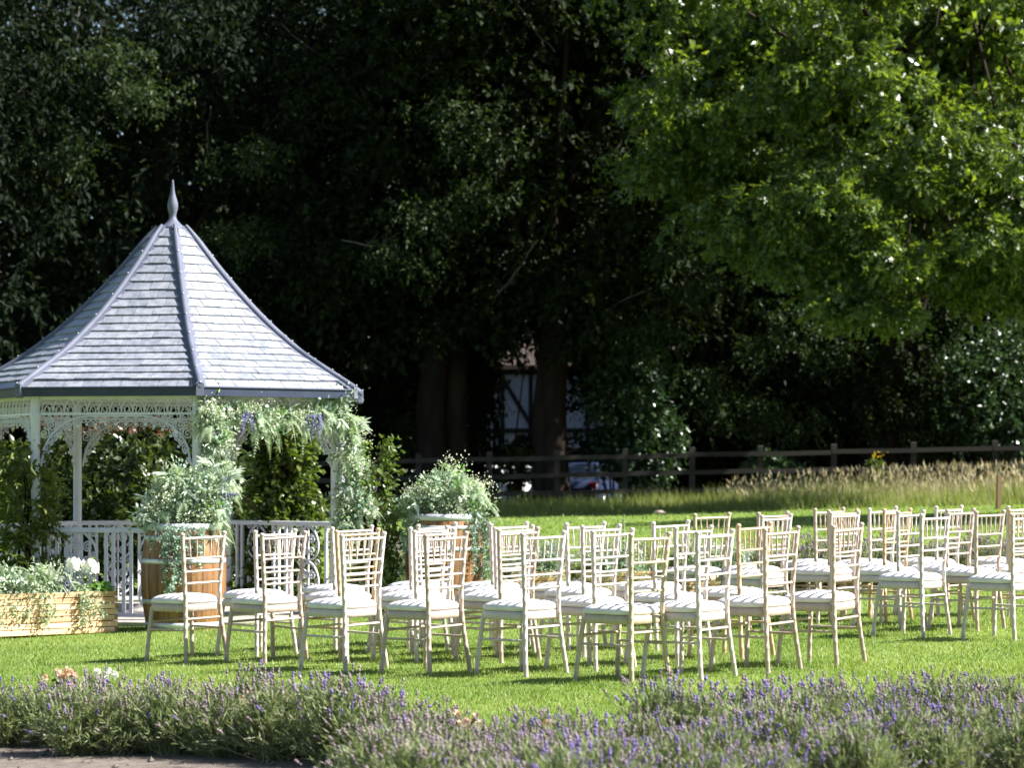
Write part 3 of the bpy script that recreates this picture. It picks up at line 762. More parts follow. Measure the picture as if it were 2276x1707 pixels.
    rg = bush('ragwort_plant', 'yellow flowering weed standing by the fence below the oak', 'flower', rb(1948, 61), [((0, 0, .55), (.12, .1, .5))], 14, (.1, .04), T_DIA, 'lf_lime', 41, .15, 0)
    rng = np.random.default_rng(4)
    leaves('flower_heads', np.array((0, 0, 1.05)) + rng.normal(0, 1, (16, 3)) * (.1, .08, .04), rvec(rng, 16), rvec(rng, 16), .045, .045, T_DIA, M['yellow'], rg)
build_shrubs()

# ---- house beyond the trees
def build_house():
    Y = 97.0
    x0, x1 = colX(985, Y), colX(1500, Y)
    gz = float(ground(1, Y)) - .02
    h = thing('timber_house', 'white half timbered house glimpsed behind the tree trunks', 'house', ((x0 + x1) / 2, Y, gz))
    W = x1 - x0
    white = surf('lime_render', (.66, .68, .76), (.76, .78, .84), 4, .85, .2)
    beam = surf('tarred_beam', (.02, .018, .016), (.04, .035, .03), 6, .8, .2)
    tile = surf('clay_tile', (.03, .02, .017), (.055, .038, .03), 6, .85, .4)
    brick = surf('red_brick', (.20, .10, .07), (.30, .17, .12), 10, .9, .3)
    mb = MB(); mb.box((0, 2.5, 2.6), (W, 5, 5.2)); obj('wall', mb, white, h)
    mb = MB(); mb.box((-W / 2 + .7, -.08, .75), (1.3, .16, 1.6)); obj('brick_base', mb, brick, h)
    mb = MB(); mb.box((W / 2 - 1, -.08, .5), (1.9, .16, 1.0)); obj('brick_base', mb, brick, h)
    bm = MB(); bm.box((0, 0, 0), (.16, .05, 4.6)); bm = bm.mesh('beam')
    for k in range(9): obj('beam', bm, beam, h, (-W / 2 + .1 + k * (W - .2) / 8, -.03, 2.5))
    bh = MB(); bh.box((0, 0, 0), (W, .05, .17)); bh = bh.mesh('beam')
    for z in (.3, 2.05, 2.75, 4.85): obj('beam', bh, beam, h, (0, -.037, z))
    bd = MB(); bd.box((0, 0, 0), (.15, .05, 1.9)); bd = bd.mesh('brace')
    for k, s in ((1.5, 1), (2.5, -1), (5.5, 1), (6.5, -1)): obj('brace', bd, beam, h, (-W / 2 + .1 + k * (W - .2) / 8, -.044, 3.8), (0, s * .55, 0))
    for k in (0.5, 3.5, 7.5):
        x = -W / 2 + .1 + k * (W - .2) / 8
        mb = MB()
        for dx in (-.34, 0, .34): mb.box((dx, 0, 0), (.05, .06, .9))
        for dz in (-.45, .45): mb.box((0, .002, dz), (.74, .06, .05))
        w = obj('window', mb, beam, h, (x, -.05, 1.35))
        mb = MB(); mb.box((0, .03, 0), (.7, .02, .88)); obj('pane', mb, surf('dark_glass', (.02, .025, .03), (.03, .035, .04), 3, .08), w)
    mb = MB()
    mb.add([(-W / 2 - .3, -.4, 5.1), (W / 2 + .3, -.4, 5.1), (W / 2 + .3, 2.5, 7.6), (-W / 2 - .3, 2.5, 7.6), (W / 2 + .3, 5.4, 5.1), (-W / 2 - .3, 5.4, 5.1),
            (-W / 2 - .3, -.4, 4.95), (W / 2 + .3, -.4, 4.95), (W / 2 + .3, 5.4, 4.95), (-W / 2 - .3, 5.4, 4.95)],
           [(0, 1, 2, 3), (3, 2, 4, 5), (1, 7, 8, 4, 2), (0, 3, 5, 9, 6), (6, 7, 1, 0), (5, 4, 8, 9), (9, 8, 7, 6)])
    rf = obj('roof', mb, tile, h)
    mb = MB(); mb.box((W * .3, 2.5, 7.7), (.7, .6, 1.6), bev=.02); obj('chimney', mb, brick, rf)
build_house()

# ---- parked cars
def build_car(label, px, Y, rz, paint):
    x, y, z = g3(px, Y)
    c = thing('parked_car', label, 'car', (x, y, z), rz, 'cars parked beyond the fence')
    st = [(-2.08, .42, .72, .70), (-2.02, .30, .90, .80), (-1.7, .22, .97, .86), (-.9, .2, .95, .88), (.6, .2, .93, .88), (1.5, .22, .84, .86), (1.95, .28, .72, .80), (2.05, .4, .6, .7)]
    vs = []; fs = []
    for (yy, zb, zt, hw) in st:
        vs += [(-hw * .94, yy, zb), (-hw, yy, zb + .12), (-hw, yy, zt - .14), (-hw * .9, yy, zt), (hw * .9, yy, zt), (hw, yy, zt - .14), (hw, yy, zb + .12), (hw * .94, yy, zb)]
    for i in range(len(st) - 1):
        for k in range(8):
            j = (k + 1) % 8; fs.append((i * 8 + k, i * 8 + j, i * 8 + 8 + j, i * 8 + 8 + k))
    fs += [tuple(range(8)), tuple(range(len(vs) - 1, len(vs) - 9, -1))]
    mb = MB(); mb.add(vs, fs, True); obj('body', mb, paint, c)
    glass = M.setdefault('car_glass', surf('car_glass', (.015, .02, .03), (.03, .035, .045), 2, .05, spec=.8))
    mb = MB()
    lo = [(-.76, -1.75), (.76, -1.75), (.78, .2), (.74, 1.05), (-.74, 1.05), (-.78, .2)]; hi = [(-.56, -1.15), (.56, -1.15), (.6, -.2), (.56, .25), (-.56, .25), (-.6, -.2)]
    vs = [(a, b, .93) for a, b in lo] + [(a, b, 1.40) for a, b in hi]
    mb.add(vs, [(i, (i + 1) % 6, 6 + (i + 1) % 6, 6 + i) for i in range(6)], False); obj('window_glass', mb, glass, c)
    mb = MB(); vs = [(a * 1.02, b * 1.02, 1.395) for a, b in hi] + [(a * .85, b * .9, 1.46) for a, b in hi]
    mb.add(vs, [(i, (i + 1) % 6, 6 + (i + 1) % 6, 6 + i) for i in range(6)] + [tuple(range(6, 12))], True); obj('roof', mb, paint, c)
    mb = MB()
    for s in (-1, 1):
        mb.tube([(s * .76, -1.75, .94), (s * .57, -1.15, 1.41)], .03, 4); mb.tube([(s * .74, 1.05, .94), (s * .57, .25, 1.41)], .03, 4); mb.tube([(s * .79, -.5, .94), (s * .61, -.45, 1.41)], .03, 4)
    obj('pillars', mb, paint, c)
    tyre = M.setdefault('tyre', surf('tyre_rubber', (.015, .015, .015), (.03, .03, .03), 6, .9)); rim = M.setdefault('rim', surf('wheel_rim', (.3, .3, .32), (.45, .45, .46), 6, .35, metal=.6))
    tm = MB(); tm.lathe([(.2, -.1), (.31, -.1), (.33, -.06), (.33, .06), (.31, .1), (.2, .1)], 16); tm = tm.mesh('wheel')
    rm = MB(); rm.lathe([(.02, .0), (.2, .0), (.2, .06), (.05, .09)], 12); rm = rm.mesh('rim')
    for sx in (-1, 1):
        for yy in (-1.3, 1.3):
            w = obj('wheel', tm, tyre, c, (sx * .78, yy, .33), (0, sx * pi / 2, 0)); obj('rim', rm, rim, w, (0, 0, .04))
    red = M.setdefault('tail_red', surf('tail_lamp_red', (.5, .01, .01), (.6, .02, .02), 5, .2)); clear = M.setdefault('lamp_clear', surf('lamp_clear', (.6, .6, .62), (.7, .7, .72), 5, .1))
    tl = MB(); tl.box((0, 0, 0), (.2, .12, .24), bev=.03); tl = tl.mesh('tail_lamp')
    hl = MB(); hl.box((0, 0, 0), (.3, .12, .14), bev=.03); hl = hl.mesh('headlight')
    for s in (-1, 1):
        obj('tail_lamp', tl, red, c, (s * .66, -2.0, .78)); obj('headlight', hl, clear, c, (s * .6, 1.98, .58))
    mb = MB(); mb.box((0, -2.06, .38), (1.4, .12, .16), bev=.03); obj('bumper', mb, M['fascia'], c)
build_car('white car parked beyond the fence behind the right barrel', 1098, 80, radians(35), surf('white_car_paint', (.62, .63, .65), (.68, .69, .7), 3, .4, spec=.3))
build_car('dark blue car with red tail lamps parked right of the thick trunk', 1296, 79, radians(-12), surf('blue_car_paint', (.012, .02, .05), (.018, .028, .065), 3, .4, spec=.3))
build_car('white car parked beyond the fence left of the twin trunks', 858, 82, radians(70), surf('white_car_paint_dull', (.6, .61, .64), (.66, .67, .7), 3, .25, spec=.6))

# ================================================================== GAZEBO
GX, GY = -3.255, 25.9
GZ = float(ground(GX, GY)) + .0
RP, RE = 1.765, 1.945                 # post circle and eave circle
NS = 7
A0 = radians(7.0)                   # corner nearest the camera
STEP = 2 * pi / NS
HALF = STEP / 2
LOS = radians(7.16)

def spiral(cx, cz, r, turns=1.6, a0=0.0, d=1, n=14, y=0.0):
    pts = []
    for i in range(n):
        t = i / (n - 1); a = a0 + d * t * turns * 2 * pi; rr = r * (1 - .85 * t)
        pts.append((cx + rr * cos(a), y, cz + rr * sin(a)))
    return pts

def build_gazebo():
    g = thing('garden_gazebo', 'white iron gazebo with blue grey slate roof and pointed finial', 'gazebo', (GX, GY, GZ), LOS)
    wi = M['white_iron']
    zb = lambda zw: zw - GZ          # world height -> local height
    ang = [A0 + k * STEP for k in range(NS)]
    mid = [A0 + (k + .5) * STEP for k in range(NS)]
    # stone floor
    mb = MB()
    vs = [(2.05 * sin(a), -2.05 * cos(a), -.05) for a in ang] + [(2.05 * sin(a), -2.05 * cos(a), .035) for a in ang] + [(2.02 * sin(a), -2.02 * cos(a), .045) for a in ang]
    fs = [(i, (i + 1) % NS, NS + (i + 1) % NS, NS + i) for i in range(NS)] + [(NS + i, NS + (i + 1) % NS, 2 * NS + (i + 1) % NS, 2 * NS + i) for i in range(NS)] + [tuple(range(2 * NS, 3 * NS))]
    mb.add(vs, fs); obj('stone_floor', mb, M['stone'], g)
    # posts
    pm = MB(); top = zb(2.03)
    pm.lathe([(.062, .04), (.062, .07), (.05, .1), (.042, .13), (.042, .80), (.05, .82), (.05, .85), (.042, .87), (.042, top - .25), (.05, top - .23), (.05, top - .2), (.042, top - .18), (.042, top)], 14)
    pm = pm.mesh('post')
    for a in ang: obj('post', pm, wi, g, (RP * sin(a), -RP * cos(a), 0))
    ap = RP * cos(HALF); hw = RP * sin(HALF)
    # frieze with hanging scrollwork, one per side
    fm = MB()
    z0, z1 = zb(1.83), zb(1.975)
    fm.box((0, -ap, z1), (2 * hw - .09, .025, .03)); fm.box((0, -ap, z0), (2 * hw - .09, .022, .022))
    n = 13; w = (2 * hw - .12) / n
    for k in range(n):
        x = -hw + .06 + (k + .5) * w
        fm.tube([(x + w * .5 * cos(t), -ap, z0 + .012 + (z1 - z0 - .03) * sin(t)) for t in np.linspace(0, pi, 7)], .007, 4, False)
        fm.tube([(x + w * .27 * cos(t), -ap, z0 + .012 + .06 * sin(t)) for t in np.linspace(0, pi, 5)], .006, 4, False)
    def arch(u):                      # u in -1..1 along the side
        x = u * (hw - .05); d = max(0, abs(u) - .34) / .66
        return x, z0 - .02 - .46 * (1 - math.sqrt(max(0, 1 - min(1, d) ** 2)))
    us = np.linspace(-1, 1, 41)
    fm.tube([(arch(u)[0], -ap, arch(u)[1]) for u in us], .011, 4, False)
    for k in range(30):
        u = -1 + (k + .5) * 2 / 30
        x, z = arch(u); x2, z2 = arch(u + .01); t = np.array((x2 - x, z2 - z)); t /= np.linalg.norm(t); nrm = np.array((t[1], -t[0]))
        c = np.array((x, z)) + nrm * .034
        fm.tube(spiral(c[0], c[1], .032, 1.35, math.atan2(-nrm[1], -nrm[0]), 1 if k % 2 else -1, 10, -ap), .0055, 4, False)
        if k % 2 == 0:
            e = np.array((x, z)) + nrm * .075 + t * .025
            fm.box((e[0], -ap, e[1]), (.022, .012, .022))
    for s in (-1, 1):
        for (u, dz, r) in ((.95, .18, .055), (.86, .1, .06), (.93, .32, .045), (.74, .07, .05), (.82, .22, .035), (.66, .045, .035), (.97, .42, .03), (.9, .05, .04)):
            x = s * u * (hw - .05); fm.tube(spiral(x, z0 - dz, r, 1.7, pi / 2, s, 12, -ap), .0065, 4, False)
            fm.tube(spiral(x - s * r * .9, z0 - dz * .8 - .01, r * .55, 1.2, -pi / 2, -s, 8, -ap), .0055, 4, False)
    fm = fm.mesh('frieze')
    for m in mid: obj('frieze', fm, wi, g, (0, 0, 0), (0, 0, m))
    # railings on every side but the entrance (side 0, facing right front)
    rt = zb(.80)
    tr = MB(); tr.box((0, -ap, rt - .022), (2 * hw - .08, .06, .045), bev=.006); tr = tr.mesh('top_rail')
    br = MB(); br.box((0, -ap, .085), (2 * hw - .08, .04, .035)); br = br.mesh('bottom_rail')
    bl = MB(); bl.box((0, -ap, (rt - .045 + .1) / 2), (.028, .028, rt - .045 - .1)); bl = bl.mesh('baluster')
    cr = MB(); cr.box((0, -ap, 0), (.06, .02, .022)); cr = cr.mesh('cross_bar')
    sp = MB()
    zt = rt - .05; zl = .1; hh = zt - zl
    sp.tube([(0, -ap, zl), (0, -ap, zt)], .011, 5)
    for part in (0, 1):
        zc = zl + hh * (.27 + .5 * part); ry = hh * .235; rx = .135
        for s in (-1, 1):
            sp.tube([(s * rx * sin(t) * (1 - .18 * cos(t)), -ap, zc + ry * cos(t)) for t in np.linspace(.12, pi - .12, 14)], .011, 5, False)
            sp.tube(spiral(s * .055, zc + ry * .25, .05, 1.7, pi / 2, s, 13, -ap), .008, 4, False)
            sp.tube(spiral(s * .05, zc - ry * .45, .042, 1.6, -pi / 2, -s, 12, -ap), .008, 4, False)
            sp.tube(spiral(s * .105, zc - ry * .15, .026, 1.4, pi / 2, -s, 9, -ap), .007, 4, False)
            sp.tube(spiral(s * .115, zc + ry * .98, .036, 1.5, pi, s, 10, -ap), .007, 4, False)
            sp.tube([(s * .055, -ap, zc + ry * .05), (s * .1, -ap, zc + ry * .5), (s * .03, -ap, zc + ry * .92)], .008, 4, False)
    sp = sp.mesh('scroll_panel')
    for k in range(NS):
        if k == 0: continue
        m = mid[k]; rot = (0, 0, m)
        obj('top_rail', tr, wi, g, (0, 0, 0), rot); obj('bottom_rail', br, wi, g, (0, 0, 0), rot)
        L = 2 * hw
        def along(f): return ((f - .5) * L * cos(m), (f - .5) * L * sin(m), 0)
        for f in (.085, .135, .44, .485, .55, .595, .875, .92): obj('baluster', bl, wi, g, along(f), rot)
        for f in (.29, .735): obj('scroll_panel', sp, wi, g, along(f), rot)
        for f, z in ((.11, rt * .35), (.4625, rt * .42), (.5725, rt * .42), (.8975, rt * .35)):
            p = along(f); obj('cross_bar', cr, wi, g, (p[0], p[1], z), rot)
    # ---- roof
    prof = [(1.945, 2.062), (1.70, 2.205), (1.36, 2.41), (1.02, 2.675), (.755, 2.925), (.46, 3.24), (.15, 3.62)]
    pr = np.array(prof); pr[:, 1] -= GZ
    A_ = pr[:, 0] * cos(HALF)
    sl = np.concatenate([[0], np.cumsum(np.hypot(np.diff(A_), np.diff(pr[:, 1])))])
    sf = np.linspace(0, sl[-1], 200)
    # smooth profile
    Rf = np.interp(sf, sl, pr[:, 0]); Zf = np.interp(sf, sl, pr[:, 1])
    ker = np.ones(25) / 25
    Rp = np.convolve(np.pad(Rf, 12, mode='reflect', reflect_type='odd'), ker, 'valid'); Zp = np.convolve(np.pad(Zf, 12, mode='reflect', reflect_type='odd'), ker, 'valid')
    def RR(v): return float(np.interp(v, sf, Rp))
    def ZZ(v): return float(np.interp(v, sf, Zp))
    total = sl[-1]
    # under-deck
    mb = MB(); vv = np.linspace(0, total, 9); vs = []
    for v in vv:
        for a in ang: vs.append(((RR(v) - .03) * sin(a), -(RR(v) - .03) * cos(a), ZZ(v) - .03))
    fs = []
    for i in range(8):
        for k in range(NS):
            j = (k + 1) % NS; fs.append((i * NS + k, i * NS + j, (i + 1) * NS + j, (i + 1) * NS + k))
    mb.add(vs, fs); obj('roof_deck', mb, M['fascia'], g)
    mb = MB(); zc = zb(1.995)
    mb.add([(1.90 * sin(a), -1.90 * cos(a), zc) for a in ang], [tuple(range(NS))]); obj('soffit', mb, wi, g)
    rows = 20; e = total / rows
    rnd = random.Random(11)
    def slate_poly(mb, xa0, xa1, xb0, xb1, v0, v1, lift):
        th = .013
        def pt(x, v, up):
            a = RR(v) * cos(HALF); dv = .01
            ta = (RR(min(total, v + dv)) - RR(max(0, v - dv))) * cos(HALF); tz = ZZ(min(total, v + dv)) - ZZ(max(0, v - dv))
            l = math.hypot(ta, tz) + 1e-9; nx, nz = tz / l, -ta / l      # outward normal
            return (x, -(a + nx * up), ZZ(v) + nz * up)
        p = [pt(xa0, v0, lift), pt(xa1, v0, lift), pt(xb1, v1, .002), pt(xb0, v1, .002), pt(xa0, v0, lift + th), pt(xa1, v0, lift + th), pt(xb1, v1, .002 + th), pt(xb0, v1, .002 + th)]
        mb.hexa(p)
    count = 0
    order = [0, NS - 1, NS - 2] + list(range(1, NS - 2))
    rest = MB()
    for k in order:
        m = mid[k]
        for r in range(rows):
            v0 = r * e - (.012 if r == 0 else 0); v1 = min(total - .002, (r + 1.22) * e)
            h0 = RR(max(0, v0)) * sin(HALF) - .03; h1 = RR(v1) * sin(HALF) - .03
            if h0 < .03: continue
            wd = .178; off = (r % 2) * wd / 2 + rnd.uniform(-.012, .012)
            xs = sorted([-h0] + [x for x in np.arange(-2.4 + off, 2.4, wd) if -h0 + .03 < x < h0 - .03] + [h0])
            for x0, x1 in zip(xs[:-1], xs[1:]):
                xa0, xa1 = x0 + .0028, x1 - .0028
                xb0, xb1 = max(xa0, -h1), min(xa1, h1)
                if xb1 - xb0 < .004:
                    xb0 = xb1 = max(-h1, min(h1, (xa0 + xa1) / 2)); xb0 -= .003; xb1 += .003
                lift = .017 + rnd.uniform(-.002, .004); vv0 = v0 + rnd.uniform(-.004, .004)
                if count < 300:
                    mb = MB(); slate_poly(mb, xa0, xa1, xb0, xb1, max(0, vv0) if r else v0, v1, lift)
                    obj('slate', mb, M['slate'], g, (0, 0, 0), (0, 0, m)); count += 1
                else:
                    mb = MB(); slate_poly(mb, xa0, xa1, xb0, xb1, v0, v1, lift)
                    ca, sa = cos(m), sin(m)
                    rest.add([(x * ca - y * sa, x * sa + y * ca, z) for x, y, z in mb.v], mb.f)
    o = obj('slates', rest, M['slate'], g); o['kind'] = 'stuff'
    # hip rolls with flat wings and bolts
    hm = MB(); pts = []
    for v in np.linspace(-.02, total + .02, 26):
        vv = min(max(v, 0), total); ex = v - vv
        pts.append((0, -(RR(vv) - ex * .8 + .012), ZZ(vv) + ex * .55 + .028))
    hm.tube(pts, [.029] * 24 + [.022, .018], 8)
    for s in (-1, 1):
        vs = []
        for p in pts:
            sc = min(1, .45 + abs(p[1]) * 1.5)
            vs += [(s * .028, p[1] + .005, p[2] - .004), (s * .062 * sc, p[1] + .024 * sc, p[2] - .010)]
        fs = [((i * 2, i * 2 + 1, i * 2 + 3, i * 2 + 2) if s > 0 else (i * 2, i * 2 + 2, i * 2 + 3, i * 2 + 1)) for i in range(len(pts) - 1)]
        hm.add(vs, fs, True)
    hm = hm.mesh('hip_roll')
    bm = MB(); bm.lathe([(.007, 0), (.007, .003), (.005, .006), (.002, .007)], 6); bm = bm.mesh('bolt')
    for a in ang:
        h = obj('hip_roll', hm, M['lead'], g, (0, 0, 0), (0, 0, a))
        for q in (.5, 3.0, 6.0, 9.0, 12.0, 15.0, 18.0, 21.0):
            i = int(q); p = pts[i]
            obj('bolt', bm, M['bolt'], h, (0, p[1] - .016, p[2] + .028), (radians(35), 0, 0))
    # gutter fascia
    he = RE * sin(HALF); ae = RE * cos(HALF)
    fa = MB(); zt, zl = zb(2.07), zb(1.985)
    fa.hexa([(-he - .008, -ae - .02, zl), (he + .008, -ae - .02, zl), (he - .02, -ae + .03, zl), (-he + .02, -ae + .03, zl), (-he - .014, -ae - .03, zt), (he + .014, -ae - .03, zt), (he - .02, -ae + .03, zt), (-he + .02, -ae + .03, zt)])
    fa.tube([(-he - .012, -ae - .03, zt - .008), (he + .012, -ae - .03, zt - .008)], .011, 6)
    fa = fa.mesh('fascia')
    for m in mid: obj('fascia', fa, M['fascia'], g, (0, 0, 0), (0, 0, m))
    cm = MB(); cm.box((0, -RE - .012, (zt + zl) / 2 + .012), (.07, .05, zt - zl + .05), bev=.012); cm = cm.mesh('corner_cap')
    for a in ang: obj('corner_cap', cm, M['lead'], g, (0, 0, 0), (0, 0, a))
    # finial
    mb = MB(); z = zb(3.635)
    mb.lathe([(r_ * .6, z_ * .6) for r_, z_ in ((.20, -.02), (.205, 0), (.20, .02), (.165, .045), (.115, .09), (.072, .14), (.055, .18), (.052, .21), (.062, .25), (.078, .31), (.085, .365), (.08, .42), (.063, .48), (.044, .54), (.032, .60), (.024, .68), (.019, .74), (.016, .77), (.004, .785))], 20, (0, 0, z))
    obj('finial', mb, M['lead'], g)
    return g
build_gazebo()

def gaz(angle_deg, r, zw):
    """world point in the gazebo frame: angle from the line of sight, radius, world height"""
    a = radians(angle_deg); x, y = r * sin(a), -r * cos(a)
    return np.array((GX + x * cos(LOS) - y * sin(LOS), GY + x * sin(LOS) + y * cos(LOS), zw))

# ================================================================== FLORAL PIECES
def fern_arrays(rng, base, d, length, n=16, width=.09, droop=.6):
    d = unit(np.array(d, float)); t = np.linspace(.05, 1, n)
    p = np.array(base)[None] + d[None] * (t * length)[:, None]; p[:, 2] -= droop * length * t ** 2 * .6
    tang = np.gradient(p, axis=0); tang = unit(tang)
    side = unit(np.cross(tang, np.array((0, 0, 1.0)) + rng.normal(0, .2, 3)))
    w = width * np.sin(np.clip(t * 1.05, 0, 1) * pi * .9 + .25) + .01
    P_ = np.concatenate([p, p]); A = np.concatenate([side + tang * .5, -side + tang * .5]) + np.array((0, 0, -.15))
    N_ = np.tile(unit(np.cross(side, tang)), (2, 1))
    V1, F1 = leaf_arrays(P_, A, N_, np.concatenate([w, w]), length / n * .85, T_TRI)
    V2, F2 = leaf_arrays(p[:-1], np.diff(p, axis=0), N_[:n - 1], np.linalg.norm(np.diff(p, axis=0), axis=1) * 1.1, .005, T_TRI)
    return join_arrays([(V1, F1), (V2, F2)])

def spike_arrays(rng, base, d, length, width):
    d = unit(np.array(d, float)); n = max(4, int(length / .018))
    t = np.linspace(0, 1, n)
    p = np.array(base) + d * (t * length)[:, None]
    P_ = np.repeat(p, 4, 0); A = unit(d * .7 + rvec(rng, n * 4)); w = np.repeat(width * (1 - .65 * t), 4)
    return leaf_arrays(P_, A, rvec(rng, n * 4), w * 1.5, w, T_OCT)

def flower_ball(rng, c, r, n=26):
    d = rvec(rng, n); p = np.array(c) + d * r * .35
    t = unit(np.cross(d, rvec(rng, n)))
    return leaf_arrays(p - t * r * .3, t + d * .9, d, r * 1.05, r * .8, T_OVAL)

def strand_arrays(rng, start, length, drift=(0, 0, 0), n_per=70, L=.028, W=.016, thick=.02):
    n = int(n_per * length / .3)
    t = rng.random(n)
    k = 8; walk = np.cumsum(rng.normal(0, .012, (k, 3)), axis=0)
    tt = np.linspace(0, 1, k)
    off = np.stack([np.interp(t, tt, walk[:, i]) for i in range(3)], -1)
    p = np.array(start) + off + np.array(drift) * t[:, None]; p[:, 2] -= t * length
    p += rng.normal(0, thick, (n, 3)) * (1 - .5 * t)[:, None]
    A = rvec(rng, n) + np.array((0, 0, -.5))
    return leaf_arrays(p, A, rvec(rng, n), L * (.6 + .8 * rng.random(n)), W * (.6 + .8 * rng.random(n)), T_OVAL)

def fill_parts(parent, rng, blobs, amount, out=(0, -1, .2)):
    """mixed wedding foliage in clumps over a set of ellipsoids (centre, radii, weight), in parent space"""
    acc = {}
    def put(k, a): acc.setdefault((k, a[1].shape[1]), []).append(a)
    kinds = ['speck', 'sage', 'long', 'fern', 'euca', 'bright', 'white', 'blue', 'speck', 'sage', 'speck', 'fern', 'long', 'white']
    for (c, r, w) in blobs:
        c = np.array(c); r = np.array(r); o = np.array(out, float)
        n = int(amount * w)
        # under-layer so the piece is not see-through
        d = rvec(rng, n * 6); p = c + d * r * (.35 + .5 * rng.random(len(d)))[:, None]
        put('sage', leaf_arrays(p, d + rng.normal(0, .7, p.shape), d + rng.normal(0, .6, p.shape), .04 * (.6 + .8 * rng.random(len(p))), .022, T_OVAL))
        d = rvec(rng, n * 3); p = c + d * r * (.3 + .4 * rng.random(len(d)))[:, None]
        put('bluegreen', leaf_arrays(p, d + rng.normal(0, .7, p.shape), d + rng.normal(0, .6, p.shape), .04, .024, T_OVAL))
        for _ in range(max(4, n // 4)):
            d = rvec(rng, 1)[0]
            if d @ o < -.3: d = -d
            s = c + d * r * rng.uniform(.75, 1.0); k = kinds[rng.integers(len(kinds))]
            q = .03 + .035 * rng.random()
            if k == 'speck':
                m = 70; P_ = s + rng.normal(0, q * 1.05, (m, 3)); D = unit(P_ - c)
                put('speck', leaf_arrays(P_, rvec(rng, m) + D, D + rng.normal(0, .5, (m, 3)), .011 + .012 * rng.random(m), .009 + .007 * rng.random(m), T_DIA))
            elif k == 'sage':
                m = 34; P_ = s + rng.normal(0, q, (m, 3)); D = unit(P_ - c)
                put('sage', leaf_arrays(P_, D + rng.normal(0, .6, (m, 3)), D + rng.normal(0, .6, (m, 3)), .028 + .026 * rng.random(m), .014 + .012 * rng.random(m), T_OVAL))
            elif k == 'long':
                m = 7; P_ = np.tile(s, (m, 1)); put('silver', leaf_arrays(P_, d + rng.normal(0, .5, (m, 3)) + (0, 0, -.7), d + rng.normal(0, .3, (m, 3)), .10 + .09 * rng.random(m), .016 + .012 * rng.random(m), T_OVAL))
            elif k == 'fern':
                for _q in range(3): put('fern', fern_arrays(rng, s, d + (0, 0, -.1) + rng.normal(0, .45, 3), .10 + .09 * rng.random(), 15, .03 + .02 * rng.random(), 1.2))
            elif k == 'euca':
                m = 26; P_ = s + rng.normal(0, q, (m, 3)); D = unit(P_ - c)
                put('bluegreen', leaf_arrays(P_, D + rng.normal(0, .7, (m, 3)), D + rng.normal(0, .6, (m, 3)), .026 + .02 * rng.random(m), .022 + .016 * rng.random(m), T_OVAL))
            elif k == 'bright':
                m = 16; P_ = s + rng.normal(0, q * .8, (m, 3)); D = unit(P_ - c)
                put('brightleaf', leaf_arrays(P_, D + rng.normal(0, .7, (m, 3)), D + rng.normal(0, .6, (m, 3)), .03 + .02 * rng.random(m), .02, T_OVAL))
            elif k == 'white':
                for _q in range(4): put('petal_white', flower_ball(rng, s + rng.normal(0, q, 3), .012 + .012 * rng.random(), 10))
            elif k == 'blue' and rng.random() < .55:
                for _q in range(3): put('blueflower', spike_arrays(rng, s + rng.normal(0, .015, 3), d + rng.normal(0, .35, 3), .07 + .05 * rng.random(), .010))
    names = dict(sage='sage_leaves', silver='long_silver_leaves', fern='fern_fronds', bluegreen='eucalyptus_leaves', brightleaf='bright_leaves', petal_white='white_flowers', blueflower='blue_flower_spikes', speck='tiny_cream_flowers')
    for (k, f), v in acc.items():
        obj(names[k], np_mesh(names[k], *join_arrays(v)), M[k], parent)["kind"] = 'stuff'

def garland(label, pts, rad, amount, seed):
    base = np.array(pts[-1]); rng = np.random.default_rng(seed)
    t = thing('flower_garland', label, 'garland', tuple(base), 0, 'flower garlands on the gazebo entrance')
    mb = MB(); rel = [np.array(p) - base for p in pts]
    mb.tube(rel, .025, 6); obj('moss_core', mb, M['lf_hedge'], t)
    P_ = np.array(rel); s = np.linspace(0, 1, len(P_)); L = sum(np.linalg.norm(np.diff(P_, axis=0), axis=1))
    k = max(3, int(L / (rad * .8))); blobs = []
    for q in np.linspace(0, 1, k):
        c = np.array([np.interp(q, s, P_[:, i]) for i in range(3)]) + rng.normal(0, rad * .25, 3)
        r = rad * rng.uniform(.75, 1.25); blobs.append((c, (r, r, r * 1.25), 1))
    fill_parts(t, rng, blobs, amount, (.2, -1, 0))
    return t
d7 = math.degrees(A0)
garland('pale green flower garland hanging beside the front post of the gazebo entrance', [gaz(d7 + 3, 1.81, 1.92), gaz(d7 + 5, 1.84, 1.72), gaz(d7 + 6, 1.85, 1.5), gaz(d7 + 6, 1.86, 1.22)], .088, 28, 51)
garland('flower swag with lavender tassels under the eave over the gazebo entrance', [gaz(d7 + 7, 1.75, 1.85), gaz(d7 + 18, 1.65, 1.82), gaz(d7 + 27, 1.63, 1.80), gaz(d7 + 38, 1.67, 1.82), gaz(d7 + 47, 1.74, 1.85)], .07, 20, 52)
garland('thick flower garland running down the right hand post of the gazebo', [gaz(d7 + 51, 1.80, 1.87), gaz(d7 + 52, 1.9, 1.6), gaz(d7 + 53, 1.92, 1.25), gaz(d7 + 52, 1.92, .95), gaz(d7 + 51, 1.9, .68)], .118, 34, 53)
